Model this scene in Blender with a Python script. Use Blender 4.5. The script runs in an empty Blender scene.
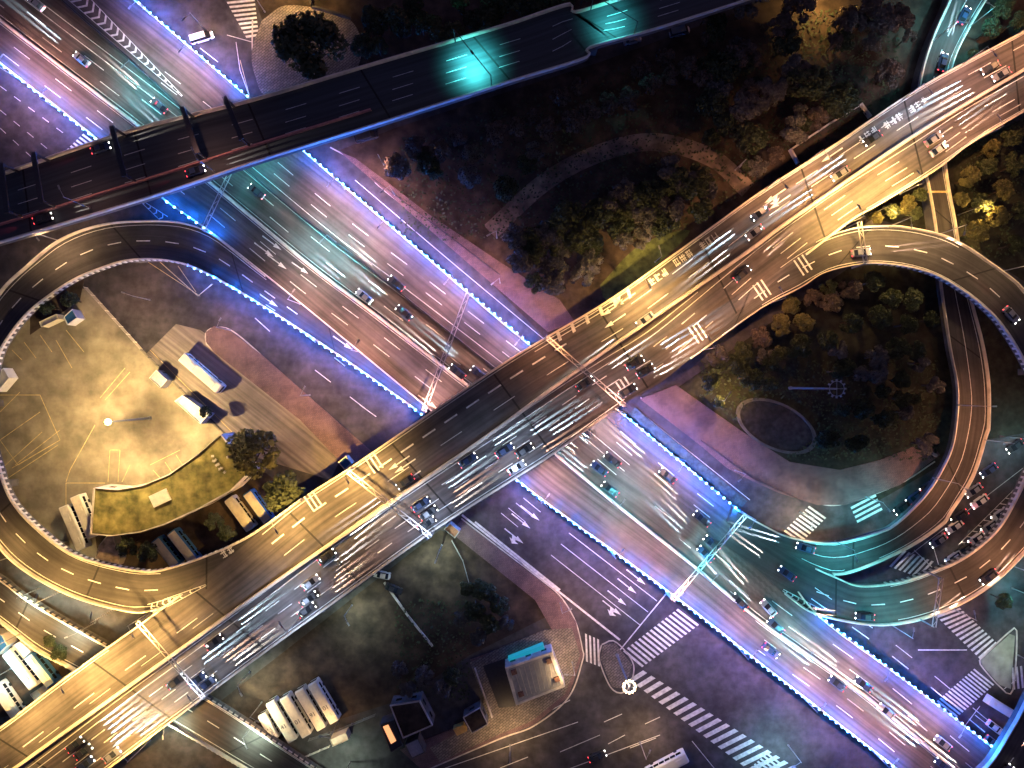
import bpy, math, random
import numpy as np
from mathutils import Vector, Matrix
random.seed(7)
R = math.radians
# ------------------------------------------------------------------ camera, world, exposure
S = bpy.context.scene
COL = S.collection
H = 170.0            # flying height of the camera
F = 680.0            # focal length in pixels of a 1024 px wide frame
cd = bpy.data.cameras.new('camera'); cam = bpy.data.objects.new('camera', cd); COL.objects.link(cam)
cam.location = (0, 0, H); cam.rotation_euler = (0, 0, 0)
cd.sensor_width = 36; cd.lens = 36 * F / 1024; cd.clip_start = 1; cd.clip_end = 3000
S.camera = cam
w = bpy.data.worlds.new('World'); S.world = w; w.use_nodes = True
nt = w.node_tree; bg = nt.nodes['Background']
sky = nt.nodes.new('ShaderNodeTexSky'); sky.sky_type = 'NISHITA'; sky.sun_disc = False
sky.sun_elevation = R(2); sky.sun_rotation = R(40)
tint = nt.nodes.new('ShaderNodeMix'); tint.data_type = 'RGBA'; tint.blend_type = 'MULTIPLY'; tint.inputs[0].default_value = 1
tint.inputs[7].default_value = (.62, .48, 1, 1)      # city glow on a night sky
nt.links.new(sky.outputs[0], tint.inputs[6]); nt.links.new(tint.outputs[2], bg.inputs[0]); bg.inputs[1].default_value = 0.14
S.view_settings.view_transform = 'Standard'; S.view_settings.look = 'None'
S.view_settings.gamma = 1; S.view_settings.use_curve_mapping = False
S.view_settings.exposure = 0.0
S.cycles.use_denoising = True
S.cycles.max_bounces = 3; S.cycles.diffuse_bounces = 2; S.cycles.glossy_bounces = 2
S.cycles.sample_clamp_indirect = 3
S.cycles.use_light_tree = True

def P(px, py, z=0.0):
    k = (H - z) / F
    return Vector(((px - 512) * k, (384 - py) * k, z))

# ------------------------------------------------------------------ materials
MATS = {}
def mat(name, col, rough=.8, noise=.25, scale=1.5, metal=0, stretch=None, col2=None, emis=None, es=0, detail=6, spec=.5, bump=0, big=.0):
    if name in MATS: return MATS[name]
    m = bpy.data.materials.new(name); m.use_nodes = True; t = m.node_tree
    b = t.nodes['Principled BSDF']; b.inputs['Roughness'].default_value = rough
    b.inputs['Metallic'].default_value = metal
    b.inputs['Specular IOR Level'].default_value = spec
    if emis:
        b.inputs['Base Color'].default_value = (*col, 1)
        b.inputs['Emission Color'].default_value = (*emis, 1); b.inputs['Emission Strength'].default_value = es
        MATS[name] = m; return m
    tc = t.nodes.new('ShaderNodeTexCoord'); n = t.nodes.new('ShaderNodeTexNoise')
    n.inputs['Scale'].default_value = scale; n.inputs['Detail'].default_value = detail
    mp = t.nodes.new('ShaderNodeMapping')
    if stretch:
        mp.inputs['Scale'].default_value = stretch; t.links.new(tc.outputs['UV'], mp.inputs[0])
    else:
        t.links.new(tc.outputs['Object'], mp.inputs[0])
    t.links.new(mp.outputs[0], n.inputs['Vector'])
    r = t.nodes.new('ShaderNodeValToRGB')
    lo = tuple(c * (1 - noise) for c in col); hi = col2 or tuple(min(1, c * (1 + noise)) for c in col)
    r.color_ramp.elements[0].position = .3; r.color_ramp.elements[1].position = .7
    r.color_ramp.elements[0].color = (*lo, 1); r.color_ramp.elements[1].color = (*hi, 1)
    t.links.new(n.outputs[0], r.inputs[0])
    last = r.outputs[0]
    if big:
        n2 = t.nodes.new('ShaderNodeTexNoise'); n2.inputs['Scale'].default_value = .12; n2.inputs['Detail'].default_value = 5
        n2.inputs['Roughness'].default_value = .65
        t.links.new(tc.outputs['Object'], n2.inputs['Vector'])
        mr = t.nodes.new('ShaderNodeMapRange'); mr.inputs[1].default_value = .35; mr.inputs[2].default_value = .65
        mr.inputs[3].default_value = 1 - big; mr.inputs[4].default_value = 1 + big
        t.links.new(n2.outputs[0], mr.inputs[0])
        mx = t.nodes.new('ShaderNodeVectorMath'); mx.operation = 'SCALE'
        t.links.new(last, mx.inputs[0]); t.links.new(mr.outputs[0], mx.inputs[3]); last = mx.outputs[0]
    t.links.new(last, b.inputs['Base Color'])
    if bump:
        bp = t.nodes.new('ShaderNodeBump'); bp.inputs['Strength'].default_value = bump
        t.links.new(n.outputs[0], bp.inputs['Height']); t.links.new(bp.outputs[0], b.inputs['Normal'])
    MATS[name] = m; return m
def brickmat(name, c1, c2, mortar, sc):
    m = bpy.data.materials.new(name); m.use_nodes = True; t = m.node_tree; b = t.nodes['Principled BSDF']
    b.inputs['Roughness'].default_value = .85
    tc = t.nodes.new('ShaderNodeTexCoord'); mp = t.nodes.new('ShaderNodeMapping'); mp.inputs['Rotation'].default_value = (0, 0, R(-38))
    br = t.nodes.new('ShaderNodeTexBrick'); br.inputs['Scale'].default_value = sc
    br.inputs['Color1'].default_value = (*c1, 1); br.inputs['Color2'].default_value = (*c2, 1); br.inputs['Mortar'].default_value = (*mortar, 1)
    br.inputs['Mortar Size'].default_value = .03
    n = t.nodes.new('ShaderNodeTexNoise'); n.inputs['Scale'].default_value = .25; n.inputs['Detail'].default_value = 8; n.inputs['Roughness'].default_value = .7
    t.links.new(tc.outputs['Object'], mp.inputs[0]); t.links.new(mp.outputs[0], br.inputs['Vector']); t.links.new(tc.outputs['Object'], n.inputs['Vector'])
    mr = t.nodes.new('ShaderNodeMapRange'); mr.inputs[1].default_value = .3; mr.inputs[2].default_value = .7; mr.inputs[3].default_value = .55; mr.inputs[4].default_value = 1.3
    t.links.new(n.outputs[0], mr.inputs[0])
    mx = t.nodes.new('ShaderNodeVectorMath'); mx.operation = 'SCALE'
    t.links.new(br.outputs[0], mx.inputs[0]); t.links.new(mr.outputs[0], mx.inputs[3]); t.links.new(mx.outputs[0], b.inputs['Base Color'])
    MATS[name] = m; return m
ASPH = mat('asphalt', (.085, .075, .075), .72, .5, 1.0, stretch=(.035, 1.1, 1), big=.3, detail=8)
ASPHD = mat('asphalt_dark', (.05, .045, .045), .72, .4, 1.0, stretch=(.035, 1.1, 1), big=.3, detail=8)
ASPHG = mat('asphalt_ground', (.06, .055, .06), .8, .35, .5, big=.4, detail=10)
CONC = mat('concrete', (.60, .55, .50), .8, .25, .6, big=.15)
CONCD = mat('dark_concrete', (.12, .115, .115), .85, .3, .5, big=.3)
PARA = mat('parapet_paint', (.78, .70, .60), .6, .2, .5, big=.12)
PAINT = mat('road_paint', (.72, .72, .70), .6, .25, 1.2)
YPAINT = mat('yellow_paint', (.72, .55, .25), .6, .3, 1.2)
YARD = mat('yard_concrete', (.24, .21, .15), .85, .25, .22, col2=(.34, .30, .22), big=.3, detail=14)
BUSLANE = mat('bus_lane_concrete', (.22, .19, .17), .85, .5, 1.0, stretch=(.02, .8, 1), big=.2)
_t = BUSLANE.node_tree; _m = [n for n in _t.nodes if n.type == 'MAPPING'][0]; _r = _t.nodes.new('ShaderNodeMapping'); _r.inputs['Rotation'].default_value = (0, 0, R(38))
_l = _m.inputs[0].links[0]; _f = _l.from_socket; _t.links.new(_f, _r.inputs[0]); _t.links.new(_r.outputs[0], _m.inputs[0])
PINK = brickmat('pink_paving', (.24, .15, .15), (.19, .12, .125), (.10, .07, .07), .8)
GREYP = brickmat('grey_paving', (.30, .25, .21), (.20, .17, .15), (.09, .08, .07), .45)
SOIL = mat('soil', (.055, .038, .028), .95, .5, .35, big=.6, detail=12)
LAWN = mat('lawn', (.028, .028, .018), .95, .5, .6, big=.5, detail=12)
WATER = mat('water', (.01, .014, .02), .15, .3, .4)
STEEL = mat('galvanised_steel', (.35, .36, .38), .45, .15, 4, metal=.6)
DSTEEL = mat('dark_steel', (.05, .05, .06), .5, .2, 4, metal=.4)
WHITE = mat('white_paint', (.75, .74, .70), .4, .08, .8)
CREAM = mat('cream_paint', (.74, .68, .55), .5, .15, .8)
GLASS = mat('dark_glass', (.02, .025, .03), .12, .1, 2)
RUBBER = mat('rubber', (.02, .02, .02), .9, .1, 4)
DARK = mat('dark_paint', (.03, .03, .035), .4, .2, 2)
BLUE = mat('blue_paint', (.04, .16, .38), .4, .15, 1)
MOSS = mat('mossy_roof', (.15, .15, .04), .95, .4, .5, col2=(.32, .27, .09), big=.4, detail=12, bump=.3)
LEAVES = [mat('leaves_%s' % n, c, .7, .5, .5, bump=0) for n, c in (('dark', (.035, .05, .022)), ('mid', (.06, .075, .03)), ('russet', (.12, .09, .07)), ('olive', (.13, .12, .04)), ('bare', (.11, .105, .095)))]
BARK = mat('bark', (.07, .05, .035), .95, .4, 3)

# ------------------------------------------------------------------ mesh helpers
class MB:
    def __init__(s): s.v = []; s.f = []; s.uv = []
    def face(s, pts, uv=None):
        i = len(s.v); s.v += [tuple(p) for p in pts]; s.f.append(tuple(range(i, i + len(pts)))); s.uv += (uv or [(p[0], p[1]) for p in pts])
    def hexa(s, a, b):            # a,b: 4 bottom and 4 top points, ccw from above
        i = len(s.v); s.v += [tuple(p) for p in a] + [tuple(p) for p in b]
        for q in ((3, 2, 1, 0), (4, 5, 6, 7), (0, 1, 5, 4), (1, 2, 6, 5), (2, 3, 7, 6), (3, 0, 4, 7)):
            s.f.append(tuple(i + k for k in q)); s.uv += [(s.v[i + k][0], s.v[i + k][1]) for k in q]
    def box(s, c, d, rz=0, z0=None):
        cx, cy, cz = c; hx, hy, hz = d[0] / 2, d[1] / 2, d[2] / 2; cs, sn = math.cos(rz), math.sin(rz)
        q = [(cx + x * cs - y * sn, cy + x * sn + y * cs) for x, y in ((-hx, -hy), (hx, -hy), (hx, hy), (-hx, hy))]
        s.hexa([(x, y, cz - hz) for x, y in q], [(x, y, cz + hz) for x, y in q])
    def tube(s, a, b, r0, r1=None, n=8):
        a, b = Vector(a), Vector(b); r1 = r0 if r1 is None else r1
        d = (b - a).normalized(); u = d.orthogonal().normalized(); v = d.cross(u); i = len(s.v)
        for p, r in ((a, r0), (b, r1)):
            for k in range(n):
                t = 2 * math.pi * k / n; s.v.append(tuple(p + (u * math.cos(t) + v * math.sin(t)) * r))
        for k in range(n):
            s.f.append((i + k, i + (k + 1) % n, i + n + (k + 1) % n, i + n + k)); s.uv += [(0, 0)] * 4
        s.f.append(tuple(i + n + k for k in range(n))); s.uv += [(0, 0)] * n
        s.f.append(tuple(i + k for k in reversed(range(n)))); s.uv += [(0, 0)] * n
    def prism(s, poly, z0, z1):   # poly: world xy list
        a = sum(poly[i][0] * poly[(i + 1) % len(poly)][1] - poly[(i + 1) % len(poly)][0] * poly[i][1] for i in range(len(poly)))
        if a < 0: poly = poly[::-1]
        n = len(poly); i = len(s.v)
        s.v += [(p[0], p[1], z0) for p in poly] + [(p[0], p[1], z1) for p in poly]
        for k in range(n):
            q = (i + k, i + (k + 1) % n, i + n + (k + 1) % n, i + n + k); s.f.append(q); s.uv += [(s.v[j][0] + s.v[j][1], s.v[j][2]) for j in q]
        q = tuple(i + n + k for k in range(n)); s.f.append(q); s.uv += [(s.v[j][0], s.v[j][1]) for j in q]
        q = tuple(i + k for k in reversed(range(n))); s.f.append(q); s.uv += [(s.v[j][0], s.v[j][1]) for j in q]
    def build(s, name, m, parent=None, **kw):
        me = bpy.data.meshes.new(name); me.from_pydata(s.v, [], s.f)
        ul = me.uv_layers.new(name='UV')
        ul.data.foreach_set('uv', np.array(s.uv, dtype=np.float32).ravel())
        me.materials.append(m); me.update()
        o = bpy.data.objects.new(name, me); COL.objects.link(o)
        if parent:
            o.parent = parent
            if parent.type == 'EMPTY' and kw.get('world'):
                o.matrix_parent_inverse = Matrix.LocRotScale(parent.location, parent.rotation_euler, None).inverted()
        return o
def tag(o, label=None, cat=None, group=None, kind=None):
    if label: o['label'] = label
    if cat: o['category'] = cat
    if group: o['group'] = group
    if kind: o['kind'] = kind
    return o
def empty(name, loc, label, cat, group=None, rz=0):
    o = bpy.data.objects.new(name, None); COL.objects.link(o); o.location = loc; o.rotation_euler = (0, 0, rz)
    return tag(o, label, cat, group)
def rehome(root, o):  # parent a mesh written in world coordinates
    o.parent = root; o.matrix_parent_inverse = Matrix.LocRotScale(root.location, root.rotation_euler, None).inverted(); return o
def kids(o): return [c for c in ALLK.get(o.name, [])]
def copytree(o, parent=None):
    c = o.copy(); COL.objects.link(c)
    if parent: c.parent = parent
    for ch in o.children: copytree(ch, c)
    return c
def light(name, loc, col, power, parent=None, typ='POINT', r=.15, rot=None, size=None, blend=.5):
    l = bpy.data.lights.new(name, typ); l.energy = power; l.color = col; l.shadow_soft_size = r
    if typ == 'SPOT': l.spot_size = size; l.spot_blend = blend
    o = bpy.data.objects.new(name, l); COL.objects.link(o); o.location = loc
    if rot: o.rotation_euler = rot
    if parent: o.parent = parent
    return o

# ------------------------------------------------------------------ curves in the plan
def smooth(pts, n):
    p = np.array(pts, float)
    if len(p) > 2:
        q = np.vstack([2 * p[0] - p[1], p, 2 * p[-1] - p[-2]]); out = []
        for i in range(1, len(q) - 2):
            for t in np.linspace(0, 1, 12, endpoint=False):
                a, b, c, d = q[i - 1:i + 3]
                out.append(.5 * ((2 * b) + (-a + c) * t + (2 * a - 5 * b + 4 * c - d) * t * t + (-a + 3 * b - 3 * c + d) * t ** 3))
        out.append(p[-1]); p = np.array(out)
    s = np.concatenate([[0], np.cumsum(np.hypot(*np.diff(p, axis=0).T))]); t = np.linspace(0, s[-1], n)
    return np.stack([np.interp(t, s, p[:, k]) for k in range(p.shape[1])], 1)
def offs(pts, d):
    p = np.array(pts, float); t = np.gradient(p, axis=0); t /= np.hypot(t[:, 0], t[:, 1])[:, None]
    return np.stack([p[:, 0] + t[:, 1] * d, p[:, 1] - t[:, 0] * d], 1)   # +d = to the right-up side for lines running right-down
class Road:
    def __init__(s, L, Rr, z, n=160):
        s.L, s.R = smooth(L, n), smooth(Rr, n); s.n = n
        t = np.linspace(0, 1, len(z)) if not isinstance(z[0], tuple) else np.array([a for a, _ in z])
        zz = np.array(z if not isinstance(z[0], tuple) else [b for _, b in z], float)
        u = np.linspace(0, 1, n); zs = np.interp(u, t, zz); k = np.ones(9) / 9
        s.z = np.convolve(np.pad(zs, 4, mode='edge'), k, 'valid')
        s.C = (s.L + s.R) / 2
        s.LW = [P(*s.L[i], s.z[i]) for i in range(n)]; s.RW = [P(*s.R[i], s.z[i]) for i in range(n)]
        s.len = sum(((s.LW[i + 1] + s.RW[i + 1]) / 2 - (s.LW[i] + s.RW[i]) / 2).length for i in range(n - 1))
    def at(s, u, v, dz=0):
        x = max(0, min(s.n - 1.001, u * (s.n - 1))); i = int(x); f = x - i
        l = s.LW[i].lerp(s.LW[i + 1], f); r = s.RW[i].lerp(s.RW[i + 1], f); p = l.lerp(r, v); p.z += dz; return p
    def dir(s, u, v): return (s.at(min(1, u + .01), v) - s.at(max(0, u - .01), v)).normalized()
    def zat(s, px, py):
        d = (s.C - np.array([px, py])); q = d[:, 0] ** 2 + d[:, 1] ** 2; i = int(q.argmin())
        best = (1e9, 0)
        for j in (i - 1, i):
            if 0 <= j < s.n - 1:
                a, b = s.C[j], s.C[j + 1]; e = b - a; t = max(0, min(1, np.dot(np.array([px, py]) - a, e) / np.dot(e, e)))
                dd = np.hypot(*(a + e * t - (px, py)))
                if dd < best[0]: best = (dd, s.z[j] * (1 - t) + s.z[j + 1] * t)
        return float(best[1])
    def deck(s, root, m=None, th=1.3, solid=3.6, u0=0, u1=1, name='deck'):
        b = MB(); acc = 0
        i0, i1 = int(u0 * (s.n - 1)), int(u1 * (s.n - 1))
        bot = lambda i: -.3 if s.z[i] < solid else s.z[i] - th
        for i in range(i0, i1):
            l0, l1, r0, r1 = s.LW[i], s.LW[i + 1], s.RW[i], s.RW[i + 1]; w_ = (r0 - l0).length; d = (l1 - l0).length * .5 + (r1 - r0).length * .5
            b.face([l0, r0, r1, l1][::-1] if (r0 - l0).cross(l1 - l0).z < 0 else [l0, r0, r1, l1],
                   ([(acc, 0), (acc, w_), (acc + d, w_), (acc + d, 0)][::-1] if (r0 - l0).cross(l1 - l0).z < 0 else [(acc, 0), (acc, w_), (acc + d, w_), (acc + d, 0)]))
            acc += d
        top = b.build(name, m or ASPH); rehome(root, top) if root else None
        g = MB()
        for i in range(i0, i1):
            q0, q1 = bot(i), bot(i + 1)
            l0, l1, r0, r1 = s.LW[i], s.LW[i + 1], s.RW[i], s.RW[i + 1]; e = .012
            a = lambda p, zz: Vector((p.x, p.y, zz))
            g.face([a(l0, q0), a(l1, q1), a(l1, l1.z - e), a(l0, l0.z - e)]); g.face([a(r0, q0), a(r1, q1), a(r1, r1.z - e), a(r0, r0.z - e)])
            g.face([a(l0, q0), a(r0, q0), a(r1, q1), a(l1, q1)])
        for i in (i0, i1):
            l0, r0 = s.LW[i], s.RW[i]; g.face([Vector((l0.x, l0.y, bot(i))), Vector((r0.x, r0.y, bot(i))), r0 - Vector((0, 0, .012)), l0 - Vector((0, 0, .012))])
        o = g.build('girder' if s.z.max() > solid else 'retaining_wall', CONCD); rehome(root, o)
    def wall(s, root, v, u0=0, u1=1, w=.38, h=.95, m=None, name='parapet', off=0, cap=True):
        side = 1 if v < .5 else -1; b = MB(); i0, i1 = int(u0 * (s.n - 1)), int(u1 * (s.n - 1)); prev = None
        for i in range(i0, i1 + 1):
            c = (s.RW[i] - s.LW[i]); c.z = 0; c.normalize(); p = s.LW[i].lerp(s.RW[i], v) + c * side * off
            a, q = p, p + c * side * w; z = s.z[i]
            cur = [Vector((a.x, a.y, z - .01)), Vector((q.x, q.y, z - .01)), Vector((q.x, q.y, z)) - c * side * w * .25 + Vector((0, 0, h)), Vector((a.x, a.y, z + h))]
            if prev:
                for k in range(4):
                    b.face([prev[k], prev[(k + 1) % 4], cur[(k + 1) % 4], cur[k]])
            else: b.face(cur)
            prev = cur
        b.face(prev); o = b.build(name, m or PARA); rehome(root, o); return o
    def posts(s, root, v, u0, u1, step=1.5, h=1.5, m=None, name='railing', off=-.12):
        """railing of short balusters standing outside the kerb with one rail"""
        b = MB(); L = s.len * (u1 - u0); n = int(L / step); side = 1 if v < .5 else -1; prev = None
        for k in range(n + 1):
            u = u0 + (u1 - u0) * k / n; p = s.at(u, v); d = s.dir(u, v); c = Vector((d.y, -d.x, 0)).normalized()
            t = s.at(u, .5) - p; t.z = 0; t.normalize(); p = p + t * off
            b.box((p.x, p.y, p.z + h / 2 - .6), (.5, .22, h), math.atan2(d.y, d.x))
            q = p + Vector((0, 0, h - .65))
            if prev: b.tube(prev, q, .06, n=4)
            prev = q
        o = b.build(name, m or WHITE); rehome(root, o); return o
def strip(b, pts, w, z, dash=None, gap=0, phase=0, dz=.03):
    """paint a line of width w (m) along plan points; z a number or a road"""
    p = smooth(pts, max(8, int(sum(math.dist(pts[i], pts[i + 1]) for i in range(len(pts) - 1)) / 4)))
    zf = (lambda a: z) if isinstance(z, (int, float)) else (lambda a: z.zat(*a))
    W = [P(a[0], a[1], zf(a) + dz) for a in p]; s = [0]
    for i in range(len(W) - 1): s.append(s[-1] + (W[i + 1] - W[i]).length)
    def at(t):
        t = max(0, min(s[-1], t)); i = max(0, min(len(s) - 2, int(np.searchsorted(s, t)) - 1)); f = (t - s[i]) / max(1e-6, s[i + 1] - s[i]); return W[i].lerp(W[i + 1], f)
    segs = [(0, s[-1])] if not dash else [(k, min(s[-1], k + dash)) for k in np.arange(phase, s[-1] - dash * .5, dash + gap)]
    for a, e in segs:
        m = max(1, int((e - a) / 2.5)); pr = None
        for k in range(m + 1):
            t = a + (e - a) * k / m; c = at(t); d = at(t + .3) - at(t - .3); d.z = 0; d.normalize(); nrm = Vector((-d.y, d.x, 0)) * w / 2
            cur = (c - nrm, c + nrm)
            if pr: b.face([pr[0], cur[0], cur[1], pr[1]])
            pr = cur
def quad(b, pts, z, dz=.03):
    W = [P(x, y, z + dz) for x, y in pts]
    if (W[1] - W[0]).cross(W[2] - W[0]).z < 0: W = W[::-1]
    b.face(W)
def arrow(b, px, py, dx, dy, L, z, w=1.1, turn=0, dz=.035):
    zz = z if isinstance(z, (int, float)) else z.zat(px, py)
    c = P(px, py, zz + dz); d = Vector((dx, -dy, 0)).normalized(); n = Vector((-d.y, d.x, 0))
    a = lambda s, t: c + d * s + n * t
    b.face([a(-L / 2, -.16), a(L / 2 - L * .35, -.12), a(L / 2 - L * .35, .12), a(-L / 2, .16)])
    b.face([a(L / 2 - L * .38, -w / 2), a(L / 2, 0), a(L / 2 - L * .38, w / 2)])
    if turn:
        b.face([a(-L * .1, .1), a(L * .08, .1), a(L * .2, turn * 1.0), a(L * .02, turn * 1.0)][::(1 if turn > 0 else -1)])
        b.face([a(-L * .12, turn * .9), a(L * .35, turn * .9), a(L * .12, turn * 1.8)][::(1 if turn > 0 else -1)])
def zebra(b, a, e, v0, v1, n, z, fr=.5):
    for k in range(n):
        t, t2 = (k + (1 - fr) / 2) / n, (k + 1 - (1 - fr) / 2) / n
        g = lambda t: (a[0] + (e[0] - a[0]) * t, a[1] + (e[1] - a[1]) * t); vv = lambda t: (v0[0] + (v1[0] - v0[0]) * t, v0[1] + (v1[1] - v0[1]) * t)
        p, q = g(t), g(t2); m, o = vv(t), vv(t2)
        quad(b, [p, q, (q[0] + o[0], q[1] + o[1]), (p[0] + m[0], p[1] + m[1])], z)

# ------------------------------------------------------------------ ground
g = MB(); g.face([(-900, -900, -.02), (900, -900, -.02), (900, 900, -.02), (-900, 900, -.02)])
tag(g.build('ground', ASPHG), kind='structure')
LAYER = [0]
def patch(name, pts, m, rise=0, curve=False, kind='structure', z=None):
    LAYER[0] += 1; zz = z if z is not None else .008 * LAYER[0] + rise
    b = MB(); p = smooth(pts + [pts[0]], max(24, len(pts) * 8))[:-1] if curve else pts
    W = [P(a[0], a[1], zz) for a in p]
    b.prism([(q.x, q.y) for q in W], -.05, zz)
    return tag(b.build(name, m), kind=kind)
# parks and soil
patch('park_soil', [(340, 150), (395, 128), (600, 62), (770, 0), (1100, -60), (1100, 20), (860, 150), (545, 338), (470, 262), (380, 185)], SOIL)
patch('park_soil', [(230, -80), (770, -80), (760, 0), (440, 60), (330, 95), (265, 100), (252, 60), (262, 20)], SOIL)
patch('lawn', [(660, 400), (860, 260), (1060, 300), (1100, 420), (985, 440), (880, 500), (830, 500), (760, 470)], LAWN)
patch('lawn', [(860, 215), (930, 165), (1100, 80), (1100, 330), (960, 240)], LAWN)
patch('lawn', [(190, 725), (440, 530), (520, 560), (560, 610), (470, 655), (400, 700), (260, 745)], SOIL)
patch('lawn', [(0, 600), (30, 600), (80, 640), (60, 700), (-40, 730), (-60, 620)], SOIL)
patch('lawn', [(600, 285), (640, 245), (690, 230), (660, 262), (610, 300)], mat('bright_lawn', (.08, .10, .035), .95, .5, .6, big=.4), curve=True)
# sidewalks
patch('sidewalk', [(355, 158), (382, 178), (430, 215), (500, 262), (560, 300), (575, 322), (548, 332), (467, 262), (377, 184), (340, 152)], PINK, .12)
patch('sidewalk', [(640, 399), (700, 445), (727, 468), (752, 481), (779, 493), (817, 505), (846, 505), (900, 485), (940, 455), (930, 440), (880, 460), (840, 470), (790, 462), (740, 430), (676, 385)], PINK, .12)
patch('traffic_island', [(206, 332), (214, 326), (226, 328), (262, 355), (330, 415), (372, 452), (352, 474), (300, 420), (214, 352), (206, 342)], PINK, .12)
patch('sidewalk', [(462, 520), (500, 550), (543, 583), (562, 599), (576, 622), (583, 655), (568, 697), (534, 725), (500, 738), (430, 768), (420, 768), (400, 750), (455, 728), (500, 712), (520, 712), (470, 660), (552, 630), (535, 600), (450, 532)], PINK, .12)
patch('plaza', [(470, 663), (500, 648), (545, 630), (572, 628), (580, 655), (565, 694), (532, 721), (500, 734), (440, 762), (430, 748), (478, 722), (484, 700)], GREYP, .13)
patch('sidewalk', [(262, 20), (290, 5), (350, 20), (360, 60), (330, 95), (270, 98), (255, 75), (252, 50)], GREYP, .12, curve=True)
# the bus yard
patch('bus_yard', [(-80, 330), (-60, 270), (20, 305), (54, 292), (88, 288), (145, 352), (222, 432), (250, 472), (330, 560), (190, 600), (60, 575), (-60, 520)], YARD)
patch('bus_lane', [(176, 324), (200, 330), (262, 372), (345, 450), (330, 480), (248, 455), (146, 354)], BUSLANE)
patch('yard_soil', [(30, 312), (60, 284), (84, 280), (80, 300), (30, 335)], SOIL)
patch('yard_soil', [(95, 535), (180, 520), (262, 470), (300, 500), (240, 545), (150, 575), (100, 570)], SOIL)
# curved path in the park
b = MB(); strip(b, [(490, 232), (545, 182), (600, 153), (655, 142), (712, 158), (748, 190)], 4.5, .10, dz=0)
tag(b.build('park_path', mat('dirt_path', (.18, .14, .12), .95, .4, .4, big=.5, detail=12)), kind='structure')
# kerbs
b = MB()
def kerb(b, pts, h=.15, w=.3, z=0):
    p = smooth(pts, int(sum(math.dist(pts[i], pts[i + 1]) for i in range(len(pts) - 1)) / 4) + 2); q = offs(p, w * 4)
    for i in range(len(p) - 1):
        A = [P(*p[i], z), P(*p[i + 1], z), P(*q[i + 1], z), P(*q[i], z)]
        t = [a + Vector((0, 0, h + z)) for a in A]
        if (A[1] - A[0]).cross(A[2] - A[0]).z < 0: A = A[::-1]; t = t[::-1]
        b.hexa(A, t)
for k in ([(330, 148), (352, 160), (372, 175), (376, 184), (410, 212), (467, 261), (500, 287), (546, 330)],
          [(640, 398), (700, 444), (727, 467), (752, 480), (779, 492), (817, 504), (846, 504), (900, 484), (935, 462)],
          [(461, 519), (500, 549), (543, 582), (561, 598), (575, 622), (582, 650), (582, 660), (568, 697), (534, 725), (500, 738), (425, 770)],
          [(345, 455), (300, 395), (262, 355), (232, 330), (215, 327), (206, 332), (206, 342), (215, 352), (300, 420), (352, 474)],
          [(252, 20), (252, 50), (256, 75), (268, 97)], [(602, 645), (615, 642), (633, 665), (626, 690), (612, 688), (600, 660), (602, 645)],
          [(980, 660), (1010, 632), (1016, 634), (1012, 690), (1000, 686), (982, 666), (980, 660)]):
    kerb(b, k)
tag(b.build('kerb', CONC), kind='structure')
patch('traffic_island', [(603, 646), (615, 643), (632, 665), (625, 689), (612, 687), (601, 660)], GREYP, .1)
patch('traffic_island', [(981, 660), (1010, 634), (1015, 636), (1011, 689), (1000, 685), (983, 666)], mat('pale_island', (.26, .27, .22), .9, .3, .4), .1)

# ------------------------------------------------------------------ road ribbons
hw = Road([(-90, -8), (0, 63), (98, 140), (162, 198), (213, 234), (300, 303), (424, 405), (515, 478), (551, 506), (669, 592), (764, 666), (896, 768), (980, 833)],
          [(20, -100), (135, 0), (249, 98), (303, 150), (420, 251), (530, 345), (622, 413), (734, 508), (778, 560), (818, 615), (905, 680), (994, 748), (1080, 813)],
          [(0, 1), (.5, 1), (.58, 2), (.68, 4.4), (.76, 5.5), (1, 5.5)], 200)
mn = Road([(-110, 805), (0, 727), (74, 671), (151, 616), (225, 560), (300, 500), (352, 466), (432, 411), (500, 365), (544, 338), (600, 305), (647, 273), (719, 221), (764, 189), (830, 147), (917, 89), (1024, 31), (1120, -22)],
          [(-10, 862), (110, 768), (214, 690), (300, 627), (335, 602), (432, 532), (505, 485), (555, 453), (620, 406), (664, 380), (715, 336), (770, 285), (844, 226), (877, 206), (933, 172), (970, 144), (1024, 112), (1120, 56)],
          [(0, 10), (1, 10)], 240)
ll = Road([(300, 500), (270, 522), (240, 541), (200, 558), (164, 569), (141, 570), (103, 563), (70, 551), (40, 528), (14, 500), (0, 464), (-7, 430), (-7, 395), (0, 358), (10, 338), (30, 313), (54, 294), (78, 279), (102, 269), (129, 261), (160, 260), (190, 266), (225, 283), (277, 315), (350, 363), (424, 416)],
          [(312, 520), (250, 565), (200, 593), (151, 611), (119, 609), (74, 596), (30, 573), (0, 546), (-28, 500), (-42, 420), (-32, 350), (0, 294), (27, 267), (61, 240), (102, 225), (146, 221), (183, 223), (213, 235), (255, 268), (305, 307), (365, 357), (428, 406)],
          [(0, 9.98), (.3, 9.98), (.45, 8), (.6, 5), (.72, 2), (.8, .98), (1, .98)], 220)
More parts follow.
